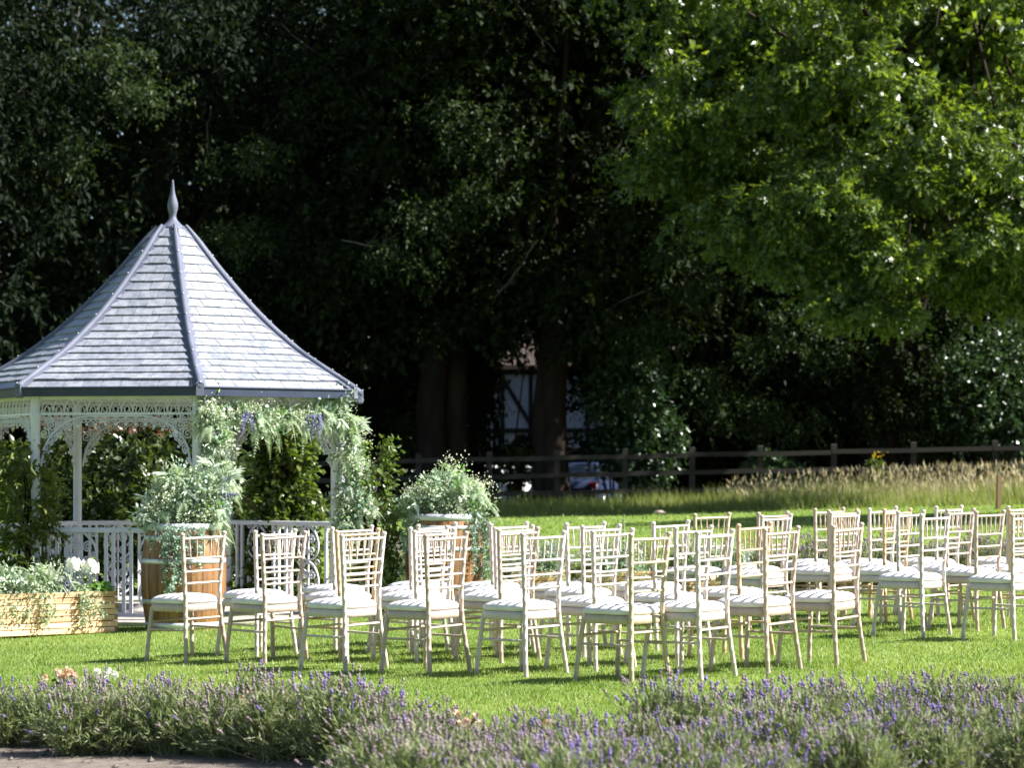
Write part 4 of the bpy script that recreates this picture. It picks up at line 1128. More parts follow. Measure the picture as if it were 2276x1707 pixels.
# tassels of hanging lavender in the swag, kept as their own small hanging bunches
def hanging_bunch(label, p, seed, n=6, ln=.16):
    rng = np.random.default_rng(seed); t = thing('lavender_bunch', label, 'flowers', tuple(p), 0, 'lavender bunches hanging in the swag')
    acc = [spike_arrays(rng, rng.normal(0, .03, 3) * (1, 1, .4), (rng.normal(0, .15), rng.normal(0, .15), -1), ln * (.7 + .5 * rng.random()), .016) for _ in range(n)]
    obj('blue_flower_spikes', np_mesh('blue_flower_spikes', *join_arrays(acc)), M['blueflower'], t)['kind'] = 'stuff'
    st = leaf_arrays(np.zeros((n, 3)) + (0, 0, .12), rng.normal(0, .15, (n, 3)) + (0, 0, -1), rvec(rng, n), .14, .006, T_TRI)
    obj('stems', np_mesh('stems', *st), M['sage'], t)['kind'] = 'stuff'
hanging_bunch('hanging lavender bunch at the left end of the swag', gaz(d7 + 15, 1.82, 1.83), 61)
hanging_bunch('hanging lavender bunch at the right end of the swag', gaz(d7 + 38, 1.86, 1.82), 62, 8, .19)

# ---- barrels
def build_barrel(label, px, py, seed):
    x, y, z = on_ground(px, py); y += .33
    b = thing('oak_barrel', label, 'barrel', (x, y, float(ground(x, y))), random.uniform(0, 1), 'oak barrels carrying flowers')
    H = .91
    def rad(zz): return .318 + .05 * (1 - ((zz - H / 2) / (H / 2)) ** 2)
    ns = 22; zs = np.linspace(0.0, H, 9)
    sm = MB(); a = pi / ns - .006
    vs = []
    for zz in zs:
        r = rad(zz)
        for q, aa in ((0, -a), (0, 0), (0, a)): vs.append((r * cos(aa) + (0.002 if aa == 0 else 0), r * sin(aa), zz))
    for zz in zs:
        r = rad(zz) - .022
        for aa in (-a, 0, a): vs.append((r * cos(aa), r * sin(aa), zz))
    o = len(zs) * 3; fs = []
    for i in range(len(zs) - 1):
        for k in (0, 1): fs.append((i * 3 + k, i * 3 + k + 1, i * 3 + 4 + k, i * 3 + 3 + k)); fs.append((o + i * 3 + k, o + i * 3 + 3 + k, o + i * 3 + 4 + k, o + i * 3 + k + 1))
        fs.append((i * 3, i * 3 + 3, o + i * 3 + 3, o + i * 3)); fs.append((i * 3 + 2, o + i * 3 + 2, o + i * 3 + 5, i * 3 + 5))
    e = (len(zs) - 1) * 3
    fs += [(e, e + 1, o + e + 1, o + e), (e + 1, e + 2, o + e + 2, o + e + 1)]
    sm.add(vs, fs, False); sm = sm.mesh('stave')
    for k in range(ns): obj('stave', sm, M['stave'], b, (0, 0, 0), (0, 0, 2 * pi * k / ns))
    for zc, w in ((.895, .06), (.80, .038), (.60, .04), (.25, .04), (.045, .05)):
        mb = MB(); mb.lathe([(rad(zc - w / 2) - .004, zc - w / 2), (rad(zc - w / 2) + .004, zc - w / 2), (rad(zc + w / 2) + .004, zc + w / 2), (rad(zc + w / 2) - .004, zc + w / 2)], 40, cap=False)
        obj('hoop', mb, M['hoop'], b)
    mb = MB(); mb.lathe([(.3, H - .05), (.3, H - .03)], 30); obj('barrel_head', mb, M['stave'], b)
    mb = MB(); mb.lathe([(.03, 0), (.03, .01), (.022, .016)], 10); obj('bung', mb, M['plank_end'], b, (-.1, -rad(.47) * .955, .47), (pi / 2, 0, -.2))
    # flowers on top
    rng = np.random.default_rng(seed)
    f = thing('flower_arrangement', 'domed sage and white flowers on the ' + ('left oak barrel before the gazebo' if px < 600 else 'right oak barrel behind the chairs'), 'flowers', (x, y, float(ground(x, y)) + H - .03), 0, 'flower arrangements on the barrels')
    return f, rng

f, rng = build_barrel('oak barrel in front of the gazebo railing, behind the leftmost chair', 398, 1404, 71)
blobs = [((-.02, 0, .24), (.36, .3, .27), 2.6), ((-.24, -.1, .06), (.2, .15, .14), 1), ((.24, -.08, .14), (.2, .16, .24), 1.3), ((.05, -.14, .04), (.28, .15, .16), 1.3), ((.28, .0, .34), (.17, .14, .18), 1)]
fill_parts(f, rng, [(np.array(c) * (.95, .95, 1.12), np.array(r) * (.92, .9, 1.0), w) for c, r, w in blobs], 68)
acc = []
for k in range(14):
    a = rng.uniform(-.5, .7); acc.append(strand_arrays(rng, (.36 * sin(a), -.37 * cos(a), .02), abs(rng.normal(.22, .14)) + .08, (0, -.03, 0)))
for s in ((-.16, -.37), (-.05, -.39), (-.03, -.4)): acc.append(strand_arrays(rng, (s[0], s[1], -.05), .62, (0, -.02, 0), 60))
obj('trailing_strands', np_mesh('trailing_strands', *join_arrays(acc)), M['bluegreen'], f)['kind'] = 'stuff'
acc = [strand_arrays(rng, (rng.uniform(-.2, .15), -.39, .0), rng.uniform(.3, .6), (0, -.02, 0), 26, .03, .012) for _ in range(6)]
obj('lilac_tendrils', np_mesh('lilac_tendrils', *join_arrays(acc)), M['lav_faded'], f)['kind'] = 'stuff'
acc = [spike_arrays(rng, (.30, -.12, .24 + .03 * k), (.9, -.1, .25 - .12 * k), .2, .018) for k in range(3)]
obj('lavender_plumes', np_mesh('lavender_plumes', *join_arrays(acc)), M['blueflower'], f)['kind'] = 'stuff'

f, rng = build_barrel('oak barrel standing right of the gazebo entrance behind the chairs', 986, 1366, 72)
blobs = [((0, 0, .24), (.37, .3, .23), 2.4), ((-.26, -.1, .12), (.2, .15, .18), 1.1), ((.26, -.08, .14), (.21, .16, .22), 1.2), ((.1, -.15, .07), (.24, .14, .15), 1)]
fill_parts(f, rng, [(np.array(c) * (.95, .95, 1.12), np.array(r) * (.92, .9, 1.0), w) for c, r, w in blobs], 68)
acc = []
for k in range(12):
    a = rng.choice([rng.uniform(.7, 1.5), rng.uniform(-1.5, -.7)]); acc.append(strand_arrays(rng, (.37 * sin(a), -.36 * cos(a), .0), abs(rng.normal(.3, .2)) + .1, (0.02 * np.sign(a), -.01, 0)))
for k in range(5): acc.append(strand_arrays(rng, (.36 + .02 * k, -.2, 0), .75, (.03, -.02, 0), 60))
obj('trailing_strands', np_mesh('trailing_strands', *join_arrays(acc)), M['bluegreen'], f)['kind'] = 'stuff'
acc = [strand_arrays(rng, (.38, -.2, .0), rng.uniform(.4, .75), (.03, -.02, 0), 30, .03, .012) for _ in range(4)]
obj('lilac_tendrils', np_mesh('lilac_tendrils', *join_arrays(acc)), M['lav_faded'], f)['kind'] = 'stuff'

# ---- wooden planters
def build_planter(label, corner, rz, Lx, Dy, rows, bh):
    """corner = right front foot; boards are single pieces, lapped at the corners"""
    p = thing('wooden_planter', label, 'planter', corner, rz, 'slatted wooden planters')
    th = .03
    for r in range(rows):
        z = bh * (r + .5); ext = .0 if r % 2 == 0 else th
        fm = MB(); fm.box((-Lx / 2 - (0 if ext else th / 2), th / 2, z), (Lx - (2 * th if not ext else 0) + (th if not ext else 0), th, bh - .006), bev=.003)
        obj('plank', fm, M['plank'], p)
        bm = MB(); bm.box((-Lx / 2, Dy - th / 2, z), (Lx - 2 * th, th, bh - .006), bev=.003); obj('plank', bm, M['plank'], p)
        for s in (0, 1):
            x = -th / 2 + .001 if s == 0 else -Lx + th / 2
            y0 = th + .001 if ext else .002
            em = MB(); em.box((x, (y0 + Dy) / 2, z), (th, Dy - y0, bh - .006), bev=.003); obj('end_plank', em, M['plank_end'] if s == 0 else M['plank'], p)
    mb = MB(); mb.box((-Lx / 2, Dy / 2, rows * bh - .04), (Lx - 2 * th - .004, Dy - 2 * th - .004, .02)); obj('compost', mb, M['dark_soil'], p)
    return p

cx, cy, cz = on_ground(262, 1406)
PR = radians(37)
build_planter('slatted pale wood planter of flowers at the left edge before the gazebo', (cx, cy, cz), PR, 1.55, .42, 7, .0515)
pf = thing('planter_flowers', 'mixed silver foliage, blue salvia and white peonies filling the left planter', 'flowers', (cx, cy, cz + .34), PR)
rng = np.random.default_rng(81)
fill_parts(pf, rng, [((-.62, .16, .05), (.2, .18, .16), 1.2), ((-.95, .18, .06), (.25, .18, .2), 1.3), ((-.4, .15, .03), (.16, .14, .1), .8), ((-1.3, .2, .05), (.25, .2, .2), 1)], 58, (0, -.6, 1))
acc = [strand_arrays(rng, (x, -.02, .03), ln, (0, -.02, 0), 95, .026, .018, .035) for x, ln in ((-.22, .22), (-.26, .3), (-.3, .26), (-.34, .3), (-.3, .15), (-.66, .2), (-.7, .26), (-.73, .3), (-.8, .25), (-.84, .28), (-.9, .2), (-1.0, .3), (-1.1, .25))]
obj('trailing_ivy', np_mesh('trailing_ivy', *join_arrays(acc)), M['sage'], pf)['kind'] = 'stuff'
acc = [spike_arrays(rng, (-.44 + rng.normal(0, .035), .08 + rng.normal(0, .03), .03), (rng.normal(0, .35), rng.normal(0, .2), 1), .14 + .05 * rng.random(), .013) for _ in range(9)]
obj('blue_flower_spikes', np_mesh('blue_flower_spikes', *join_arrays(acc)), M['blueflower'], pf)['kind'] = 'stuff'
acc = [fern_arrays(rng, (-.12 + rng.normal(0, .05), .1 + rng.normal(0, .05), 0), (rng.normal(.25, .5), rng.normal(-.2, .4), .8), .2, 18, .06, .8) for _ in range(16)]
obj('bright_fern', np_mesh('bright_fern', *join_arrays(acc)), M['brightleaf'], pf)['kind'] = 'stuff'
acc = [fern_arrays(rng, (-.5 + rng.normal(0, .06), .2, 0), (rng.normal(0, .35), rng.normal(0, .3), 1), .3, 20, .03, .25) for _ in range(8)]
obj('rosemary_sprigs', np_mesh('rosemary_sprigs', *join_arrays(acc)), M['fern'], pf)['kind'] = 'stuff'
for c in ((-.23, .08, .2), (-.34, .16, .215)):
    mb = MB()
    acc = []
    for ring, (tilt, m, rr) in enumerate(((.15, 5, .05), (.55, 7, .066), (.95, 9, .074), (1.35, 10, .076))):
        for k in range(m):
            az = 2 * pi * k / m + ring * .4; d = np.array((sin(tilt) * cos(az), sin(tilt) * sin(az), cos(tilt)))
            up = unit(np.array((0, 0, 1.0)) - d * d[2] * .9 + d * .1)
            acc.append(leaf_arrays(np.array([np.array(c) + d * rr - up * .05 + rng.normal(0, .003, 3)]), [up + rng.normal(0, .08, 3)], [-d], 0.098, .092, T_OVAL))
    obj('peony_bloom', np_mesh('peony_bloom', *join_arrays(acc)), M['petal_white'], pf)

for i, (px, py, L, rz, lb) in enumerate(((1262, 1324, .55, .12, 'first small planter behind the chairs, nearest the right barrel'), (1452, 1326, .72, .05, 'longer planter behind the middle chairs, second from the right barrel'), (1668, 1322, .62, .08, 'third small planter behind the chairs, right of the tall blue spike'))):
    x, y, z = on_ground(px, py)
    build_planter('slatted pale wood ' + lb, (x, y, z), rz, L, .3, 5, .05)
    q = thing('planter_flowers', ['silver and blue flowers filling the planter nearest the right barrel', 'green and white flowers with a tall blue spike filling the longer planter', 'pale blue and white flowers filling the third small planter'][i], 'flowers', (x, y, z + .24), rz)
    rng = np.random.default_rng(90 + i)
    fill_parts(q, rng, [((-L * .3, .12, .1), (.2, .14, .16), 1.1), ((-L * .72, .12, .1), (.2, .14, .15), 1.1), ((-L * .5, .1, .02), (L * .5, .14, .1), 1)], 40, (0, -.6, 1))
    acc = [strand_arrays(rng, (-L * rng.random(), -.02, .02), .1 + .12 * rng.random(), (0, -.02, 0), 90, .026, .018, .03) for _ in range(4)]
    obj('trailing_ivy', np_mesh('trailing_ivy', *join_arrays(acc)), M['sage'], q)['kind'] = 'stuff'
    acc = [spike_arrays(rng, (-L * .3 + rng.normal(0, .05), .1, .15), (rng.normal(0, .15), rng.normal(0, .15), 1), .16, .015) for _ in range(5)]
    obj('blue_flower_spikes', np_mesh('blue_flower_spikes', *join_arrays(acc)), M['blueflower'], q)['kind'] = 'stuff'
    if i == 1:
        obj('tall_blue_spike', np_mesh('tall_blue_spike', *spike_arrays(rng, (-L * .42, .05, .1), (.02, 0, 1), .48, .024)), M['fern'], q)

# ---- climbers on the gazebo
def climber(label, base, h, r, n, mat, seed, LW, lean=(0, 0), taper=.6):
    rng = np.random.default_rng(seed)
    t = thing('climbing_plant', label, 'climber', base, 0)
    zc = rng.random(n) * h
    rr = r * (1 - (1 - taper) * zc / h) * (.3 + .7 * rng.random(n) ** .5); a = rng.random(n) * 2 * pi
    C = np.stack([rr * np.cos(a) + lean[0] * zc, rr * np.sin(a) * .8 + lean[1] * zc, zc], -1)
    P_, A, N_ = spray(rng, C, C * (0, 0, 1), 3, 6, .16, .4)
    k = len(P_)
    leaves('foliage', P_, A, N_, LW[0] * (.6 + .8 * rng.random(k)), LW[1] * (.6 + .8 * rng.random(k)), T_OVAL, M[mat], t)
    mb = MB()
    for q in range(4):
        o = rng.normal(0, .04, 2)
        mb.tube([(o[0] + lean[0] * z + .03 * sin(z * 5 + q), o[1] + .03 * cos(z * 4 + q), z) for z in np.linspace(-.02, h * .92, 12)], [.014] * 8 + [.01, .008, .006, .004], 5, cap=False)
    obj('stems', mb, M['bark'], t)
    return t
p = gaz(d7 + 139, 1.95, 0); climber('glossy leaved climbing plant covering the back of the gazebo right of the grey post', (p[0], p[1], GZ), 2.12, .42, 520, 'lf_climb', 101, (.075, .048), (.03, 0), .45)
p = gaz(d7 - 51.4, 1.86, 0); climber('slim jasmine climbing the left front post of the gazebo', (p[0], p[1], GZ), 1.62, .22, 150, 'lf_jas', 102, (.08, .03), (0, 0), .9)
p = gaz(d7 - 100, 1.95, 0); climber('dark climbing plant on the far left gazebo post', (p[0], p[1], GZ), 1.7, .26, 200, 'lf_jas', 103, (.075, .028), (0, 0), .9)
p = gaz(d7 + 55, 2.0, 0); climber('bronze tipped climber behind the right hand garland', (p[0] + .1, p[1] + .1, GZ), 1.7, .17, 130, 'lf_climb', 104, (.055, .035), (0, 0), .8)

# ================================================================== CHAIRS
def ringed(path, r, rings, sides=8):
    """tube along path with raised bamboo rings at given fractions"""
    P_ = np.array(path, float); seg = np.linalg.norm(np.diff(P_, axis=0), axis=1); s = np.concatenate([[0], np.cumsum(seg)]); T = s[-1]
    marks = [(0, 1.0), (T, 1.0)] + [(v, 1.0) for v in s[1:-1]]
    for q in rings:
        c = q * T; marks += [(c - .0075, 1.0), (c - .0045, 1.11), (c - .0015, 1.0), (c + .0015, 1.0), (c + .0045, 1.11), (c + .0075, 1.0)]
    marks = sorted(m for m in marks if 0 <= m[0] <= T)
    out = [marks[0]]
    for m in marks[1:]:
        if m[0] - out[-1][0] > .0012: out.append(m)
    pts = [np.array([np.interp(m[0], s, P_[:, i]) for i in range(3)]) for m in out]
    mb = MB(); mb.tube(pts, [r * m[1] for m in out], sides); return mb

def chair_meshes(mat):
    ms = []
    zz = [-.012, .1, .2, .3, .42, .55, .7, .8, .918]
    xx = [.190, .182, .172, .163, .156, .159, .171, .180, .191]
    yy = [-.225, -.213, -.203, -.196, -.190, -.191, -.200, -.207, -.217]
    bx = lambda z: float(np.interp(z, zz, xx)); by = lambda z: float(np.interp(z, zz, yy))
    rs = [.11, .2, .285, .375, .455, .545, .635, .72, .80, .89]
    for s in (-1, 1):
        mb = ringed([(s * a, b, c) for a, b, c in zip(xx, yy, zz)], .0155, rs)
        mb.lathe([(.0155, 0), (.019, .004), (.0195, .013), (.015, .02), (.006, .024)], 8, (s * xx[-1], yy[-1], .916))
        ms.append(('back_post', mb.mesh('back_post'), mat))
        fl = [(s * .212, .215, -.012), (s * .202, .203, .12), (s * .19, .188, .26), (s * .178, .17, .40)]
        ms.append(('front_leg', ringed(fl, .0155, [.12, .33, .54, .78]).mesh('front_leg'), mat))
    def rail(name, z, r, rings, bow=.012):
        x = bx(z); n = 7
        pts = [(-x + 2 * x * i / (n - 1), by(z) - bow * (1 - (2 * i / (n - 1) - 1) ** 2), z) for i in range(n)]
        ms.append((name, ringed(pts, r, rings, 7).mesh(name), mat))
    rail('top_rail', .896, .0102, [.2, .4, .6, .8])
    for z in (.751, .657, .572): rail('back_rail', z, .0088, [.2, .4, .6, .8])
    rail('stretcher', .315, .0088, [.2, .5, .8], 0)
    for k in range(5):
        f = (k - 2) / 2
        a = (f * .118, by(.751) - .011, .751); b = (f * .135, by(.896) - .011, .896)
        mb = MB(); ts = [0, .08, .14, .2, .3, .44, .5, .56, .7, .8, .86, .92, 1]; rr = [.0045, .0045, .007, .0048, .0058, .0078, .0088, .0078, .0058, .0048, .007, .0045, .0045]
        mb.tube([tuple(np.array(a) * (1 - t) + np.array(b) * t) for t in ts], rr, 6, cap=False)
        ms.append(('spindle', mb.mesh('spindle'), mat))
    def fx(z): return float(np.interp(z, (-.012, .12, .26, .40), (.212, .202, .19, .178)))
    def fy(z): return float(np.interp(z, (-.012, .12, .26, .40), (.215, .203, .188, .17)))
    z = .29; ms.append(('stretcher', ringed([(-fx(z), fy(z), z), (fx(z), fy(z), z)], .0086, [.2, .5, .8], 7).mesh('stretcher'), mat))
    z = .235
    for s in (-1, 1): ms.append(('stretcher', ringed([(s * bx(z), by(z), z), (s * fx(z), fy(z), z)], .0086, [.2, .5, .8], 7).mesh('stretcher'), mat))
    n = 32
    def outline(sc, n=n):
        o = []
        for k in range(n):
            a = 2 * pi * k / n; c, s = cos(a), sin(a); e = 2 / 5.0
            y = .195 * np.sign(s) * abs(s) ** e; x = np.sign(c) * abs(c) ** e
            w = .163 + (.203 - .163) * (y + .195) / .39
            o.append((x * w * sc, y * sc))
        return o
    def loft(rings):
        mb = MB(); vs = []
        for sc, z in rings: vs += [(x, y, z) for x, y in outline(sc)]
        fs = []
        for i in range(len(rings) - 1):
            for k in range(n): j = (k + 1) % n; fs.append((i * n + k, i * n + j, (i + 1) * n + j, (i + 1) * n + k))
        fs += [tuple(range(n - 1, -1, -1)), tuple(range((len(rings) - 1) * n, len(rings) * n))]
        mb.add(vs, fs, True); return mb
    ms.append(('seat_frame', loft([(.99, .366), (1.03, .371), (1.04, .39), (1.035, .417), (.99, .4215)]).mesh('seat_frame'), mat))
    ms.append(('cushion', loft([(.96, .423), (1.01, .428), (1.04, .441), (1.03, .454), (.97, .467), (.85, .4775), (.6, .487), (.3, .492), (.05, .4935)]).mesh('cushion'), M['cushion']))
    return ms

PROTO = {k: chair_meshes(M['ivory_' + k]) for k in 'abcd'}

CHAIRS = [  # photo column and row of the rear left foot, turn, paint, what sets it apart
    (414, 1475, 45, 'a', 'leftmost chair of all, alone in front of the oak barrel'),
    (589, 1478.5, 42, 'a', 'second chair from the left in the nearest line'),
    (571, 1462, 45, 'b', 'directly behind the second chair from the left'),
    (768, 1494.6, 45, 'b', 'third chair from the left in the nearest line'),
    (758, 1470, 42, 'd', 'tan legged chair, first behind the third chair of the nearest line'),
    (746, 1446.6, 42, 'b', 'second behind the third chair of the nearest line, by the scrolled railing'),
    (956, 1502.5, 47, 'a', 'fourth chair from the left in the nearest line'),
    (927, 1473.6, 45, 'b', 'first behind the fourth chair of the nearest line'),
    (916, 1455.5, 47, 'b', 'second behind the fourth chair of the nearest line'),
    (938, 1437, 43, 'b', 'third behind the fourth chair of the nearest line, before the right barrel'),
    (1169.7, 1506, 45, 'b', 'pale fifth chair from the left in the nearest line'),
    (1114.7, 1475, 45, 'a', 'first behind the fifth chair of the nearest line'),
    (1106, 1459, 45, 'b', 'second behind the fifth chair of the nearest line'),
    (1099, 1441, 45, 'b', 'third behind the fifth chair of the nearest line, right of the barrel'),
    (1405, 1521.5, 49, 'c', 'nearest chair of all, beige and sixth in the nearest line'),
    (1325, 1494, 45, 'b', 'first behind the beige nearest chair'),
    (1299, 1463, 45, 'b', 'second behind the beige nearest chair'),
    (1265, 1446, 42, 'b', 'third behind the beige nearest chair'),
    (1559, 1514, 51, 'b', 'white seventh chair in the nearest line, just right of the beige one'),
    (1507, 1482, 48, 'b', 'first behind the white seventh chair of the nearest line'),
    (1461, 1446, 45, 'b', 'second behind the white seventh chair of the nearest line'),
    (1548, 1393, 38, 'c', 'farthest chair behind the seventh of the nearest line, against the far lawn'),
    (1708, 1498, 51, 'a', 'eighth chair in the nearest line'),
    (1650, 1467, 50, 'd', 'tan chair first behind the eighth of the nearest line'),
    (1689, 1391, 46, 'a', 'farthest chair behind the eighth of the nearest line'),
    (1697, 1408, 48, 'b', 'second behind the eighth of the nearest line, beyond the tan one'),
    (1861, 1483.7, 54, 'a', 'ninth and last chair in the nearest line of the left block'),
    (1852, 1397, 48, 'b', 'right block, just behind the ninth of the nearest line'),
    (1846, 1383, 45, 'd', 'right block, tan chair second behind the ninth of the nearest line'),
    (1817, 1372, 44, 'a', 'right block, farthest left chair against the far lawn'),
    (2002.5, 1399, 50, 'b', 'right block, middle chair of the second column'),
    (1970, 1384, 48, 'd', 'right block, tan chair behind the second column'),
    (1939, 1372, 46, 'b', 'right block, farthest chair of the second column'),
    (2053, 1419, 49, 'b', 'right block, nearest chair in front of the third column'),
    (2109, 1390, 47, 'a', 'right block, second chair of the third column'),
    (2086, 1370, 47, 'b', 'right block, farthest chair of the third column'),
    (2173, 1404, 47, 'a', 'right block, chair fully seen left of the cut off chair'),
    (2256, 1426, 47, 'b', 'right block, large chair cut by the right edge of the photo'),
    (2251, 1396, 47, 'd', 'right block, tan chair behind the one cut by the right edge'),
    (2243, 1371, 45, 'b', 'right block, farthest chair at the right edge'),
]
for px, py, deg, k, what in CHAIRS:
    x, y, z = on_ground(px, py); a = radians(deg)
    lx, ly = .19, .225
    x += lx * cos(a) - ly * sin(a); y += lx * sin(a) + ly * cos(a)
    tint = {'a': 'warm ivory', 'b': 'pale ivory', 'c': 'beige', 'd': 'tan ivory'}[k]
    rl = random.Random(int(px * 7))
    c = thing('banquet_chair', tint + ' chair, ' + what, 'chair', (x, y, float(ground(x, y))), a, 'ivory bamboo style chairs set out on the lawn')
    c.rotation_euler = (rl.uniform(-.012, .012), -.018 + rl.uniform(-.014, .014), a)
    for nm, me, mt in PROTO[k]: obj(nm, me, mt, c)

# ================================================================== LAVENDER AND ROSES
def lavender_meshes(seed, h, r, n_sp, faded):
    rng = np.random.default_rng(seed)
    ns = 520
    th = np.abs(rng.normal(0, .55, ns)).clip(0, 1.15); az = rng.random(ns) * 2 * pi
    d = np.stack([np.sin(th) * np.cos(az), np.sin(th) * np.sin(az), np.cos(th)], -1)
    ln = h * (.58 + .36 * rng.random(ns)) * (1 - .15 * th)
    b = np.stack([rng.normal(0, r * .25, ns), rng.normal(0, r * .25, ns), np.zeros(ns)], -1)
    st = leaf_arrays(b, d, rvec(rng, ns), ln, .006, T_TRI)
    nl = 11; t = rng.random((ns, nl)) * .8 + .2
    p = (b[:, None] + d[:, None] * (t * ln[:, None])[..., None]).reshape(-1, 3)
    ax = np.repeat(d, nl, 0) * .9 + rng.normal(0, .45, (ns * nl, 3))
    lf = leaf_arrays(p, ax, rvec(rng, ns * nl), .03 + .03 * rng.random(ns * nl), .003 + .0025 * rng.random(ns * nl), T_DIA)
    V, F = join_arrays([st, lf])
    foliage = np_mesh('foliage', V, F)
    th = np.abs(rng.normal(0, .52, n_sp)).clip(0, 1.1); az = rng.random(n_sp) * 2 * pi
    d = unit(np.stack([np.sin(th) * np.cos(az), np.sin(th) * np.sin(az), np.cos(th)], -1) + rng.normal(0, .07, (n_sp, 3)))
    ln = h * (.66 + .42 * rng.random(n_sp)); b = np.stack([rng.normal(0, r * .3, n_sp), rng.normal(0, r * .3, n_sp), np.zeros(n_sp)], -1)
    stems = np_mesh('flower_stems', *leaf_arrays(b, d, rvec(rng, n_sp), ln, .0045, T_TRI))
    tip = b + d * ln[:, None]
    fd = rng.random(n_sp) < faded
    def heads(sel, name):
        q = tip[sel]; dd = d[sel]; k = len(q); parts = []
        for off, L, W in ((-.03, .016, .010), (-.017, .022, .0145), (-.004, .018, .012)):
            parts.append(leaf_arrays(q + dd * off, dd + rng.normal(0, .12, (k, 3)), rvec(rng, k), L * (.8 + .4 * rng.random(k)), W * (.7 + .6 * rng.random(k)), T_OCT, True))
        return np_mesh(name, *join_arrays(parts))
    return foliage, stems, heads(~fd, 'purple_flowers'), heads(fd, 'faded_flowers')

LV = [lavender_meshes(200 + i, .36, .13, nsp, f) for i, (nsp, f) in enumerate(((74, .62), (64, .76), (76, .9), (84, .52), (54, .78), (80, .93)))]
def lavender(x, y, v, s, rz, label, group, z=None):
    t = thing('lavender_bush', label, 'lavender', (x, y, float(ground(x, y)) if z is None else z), rz, group)
    for nm, me, mk in zip(('foliage', 'flower_stems', 'purple_flowers', 'faded_flowers'), LV[v], ('lav_green', 'lav_stem', 'lav_purple', 'lav_faded')):
        obj(nm, me, M[mk], t)['kind'] = 'stuff'
    t.scale = s
    return t

rl = random.Random(17)
FRONT = 'front bed lavender bushes'
for i, px in enumerate(range(-130, 860, 118)):
    for row in (0, 1):
        Y = bed_edge(px) - .22 - .40 * row + rl.uniform(-.06, .06)
        if row == 1 and px < 40: continue
        q = px + row * 55 + rl.uniform(-20, 20); s = rl.uniform(.95, 1.25)
        left = q < 800
        lavender(colX(q, Y), Y, rl.choice((0, 1, 2, 4)), (s, s, s * rl.uniform(.86, 1.02)), rl.uniform(0, 6), 'lavender bush with faded purple spikes in the near bed, left half', FRONT + ' left')
for k, dy in enumerate((.1, .5, .9, 1.3, 1.75, 2.2)):
    for px in range(850 + (k % 2) * 80, 2560, 165):
        q = px + rl.uniform(-35, 35); Y = bed_edge(q) - dy + rl.uniform(-.08, .08)
        if Y < 9.6: continue
        s = rl.uniform(.76, 1.16) * (1.12 if 2000 < q < 2160 and k == 0 else 1)
        if q > 1250: v = rl.choice((0, 3, 3, 0, 1, 4))
        else: v = rl.choice((1, 2, 4, 5, 5, 2))
        lavender(colX(q, Y), Y, v, (s, s, s * rl.uniform(.85, 1.05)), rl.uniform(0, 6), 'lavender bush thick with purple spikes in the near bed, right half' if q > 1250 else 'lavender bush with mostly faded spikes in the near bed, middle', FRONT + (' right' if q > 1250 else ' middle'))
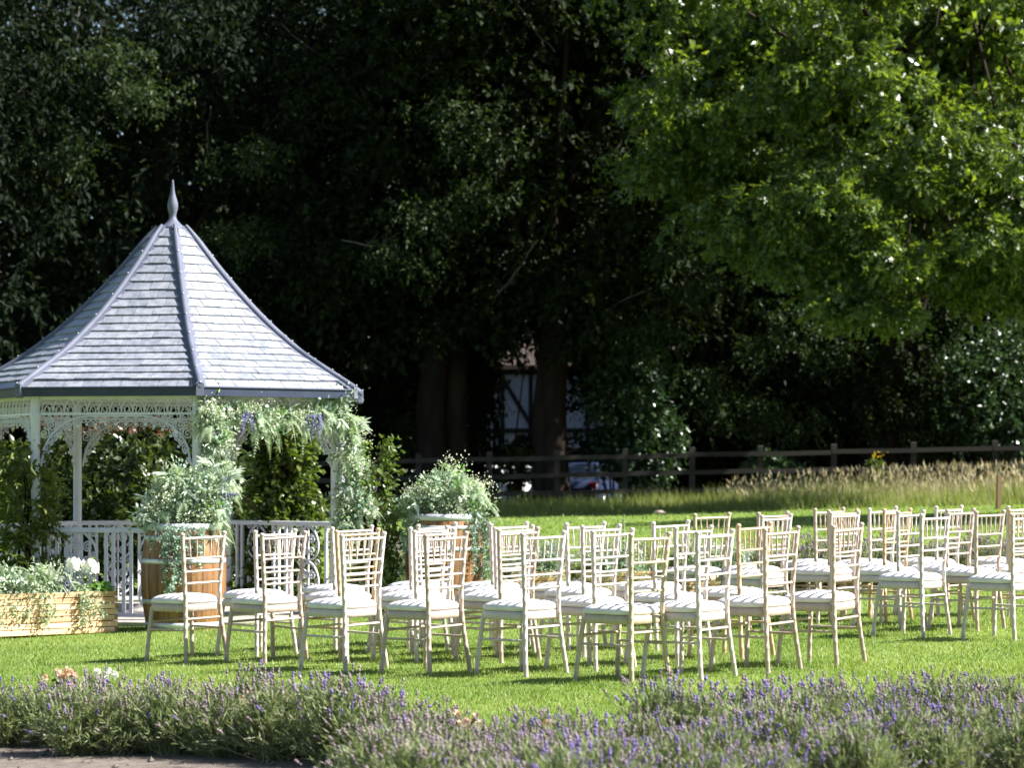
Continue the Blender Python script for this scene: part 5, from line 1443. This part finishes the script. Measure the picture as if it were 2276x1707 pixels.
# lavender behind the chairs
for k in range(2):
    for px in range(1760 + k * 40, 2420, 74):
        Y = 28.3 + k * .8 + rl.uniform(-.15, .15); s = rl.uniform(1.15, 1.5); q = px + rl.uniform(-15, 15)
        lavender(colX(q, Y), Y, rl.choice((2, 5, 5, 1)), (s * 1.2, s * 1.2, s), rl.uniform(0, 6), 'grey lavender bush in the bed behind the right block of chairs', 'lavender behind the right block')
for px, Y, s in ((850, 28.6, 1.6), (880, 28.0, 1.35), (868, 29.4, 1.6), (832, 29.2, 1.5)):
    lavender(colX(px, Y), Y, 4, (s, s, s * 1.1), rl.uniform(0, 6), 'lavender bush growing between the gazebo and the right barrel', 'lavender beside the right barrel')
for px in (1150, 1240, 1330, 1420, 1520, 1600, 1690):
    Y = 29.6 + rl.uniform(-.2, .2); s = rl.uniform(1.2, 1.5)
    lavender(colX(px, Y), Y, rl.choice((4, 5, 1)), (s, s, s), rl.uniform(0, 6), 'lavender bush in the row behind the small planters', 'lavender behind the small planters')

def rose_cluster(label, px, py, Y, n, wd, seed, mat='rose'):
    rng = np.random.default_rng(seed)
    x, y, zt = at(px, py, Y); zg = float(ground(x, Y))
    t = thing('rose_plant', label, 'rose', (x, Y, zg), 0, 'peach and white roses among the front lavender')
    h = zt - zg
    C = np.stack([rng.normal(0, wd, n), rng.normal(0, wd, n), h + rng.normal(0, .022, n)], -1)
    acc = [flower_ball(rng, c, (.02 + .012 * rng.random()) * .72, 14) for c in C]
    obj('rose_blooms', np_mesh('rose_blooms', *join_arrays(acc)), M[mat], t)['kind'] = 'stuff'
    k = n * 16; P_ = C[rng.integers(0, n, k)] * (1, 1, 0) + np.stack([rng.normal(0, .05, k), rng.normal(0, .05, k), rng.random(k) * h * .95], -1)
    leaves('leaves', P_, rvec(rng, k) + (0, 0, .3), rvec(rng, k) + (0, 0, .6), .04, .025, T_OVAL, M['lf_jas'], t)
    b = C * (.4, .4, 0); d = C - b
    obj('stems', np_mesh('stems', *leaf_arrays(b, d, rvec(rng, n), np.linalg.norm(d, axis=1), .008, T_TRI)), M['lav_stem'], t)
rose_cluster('peach rose cluster behind the lavender near the left edge', 158, 1503, 14.0, 13, .035, 301)
rose_cluster('white and peach rose blooms just right of the leftmost peach cluster', 226, 1507, 14.0, 8, .04, 302, 'petal_white')
rose_cluster('peach rose cluster below the second chair from the left', 562, 1556, 13.2, 14, .035, 303)
rose_cluster('white rose cluster just right of the peach one below the second chair', 620, 1560, 13.15, 9, .035, 304, 'petal_white')
rose_cluster('pale pink rose cluster left of the middle of the bed', 1038, 1608, 11.95, 9, .03, 305)
rose_cluster('peach rose cluster in the middle of the bed below the fifth chair', 1222, 1618, 11.8, 10, .03, 306)
rose_cluster('small peach rose bloom group below the seventh chair', 1440, 1630, 11.7, 6, .03, 307)
rose_cluster('small pink rose bloom group in the right part of the bed', 2050, 1575, 12.6, 5, .03, 308)
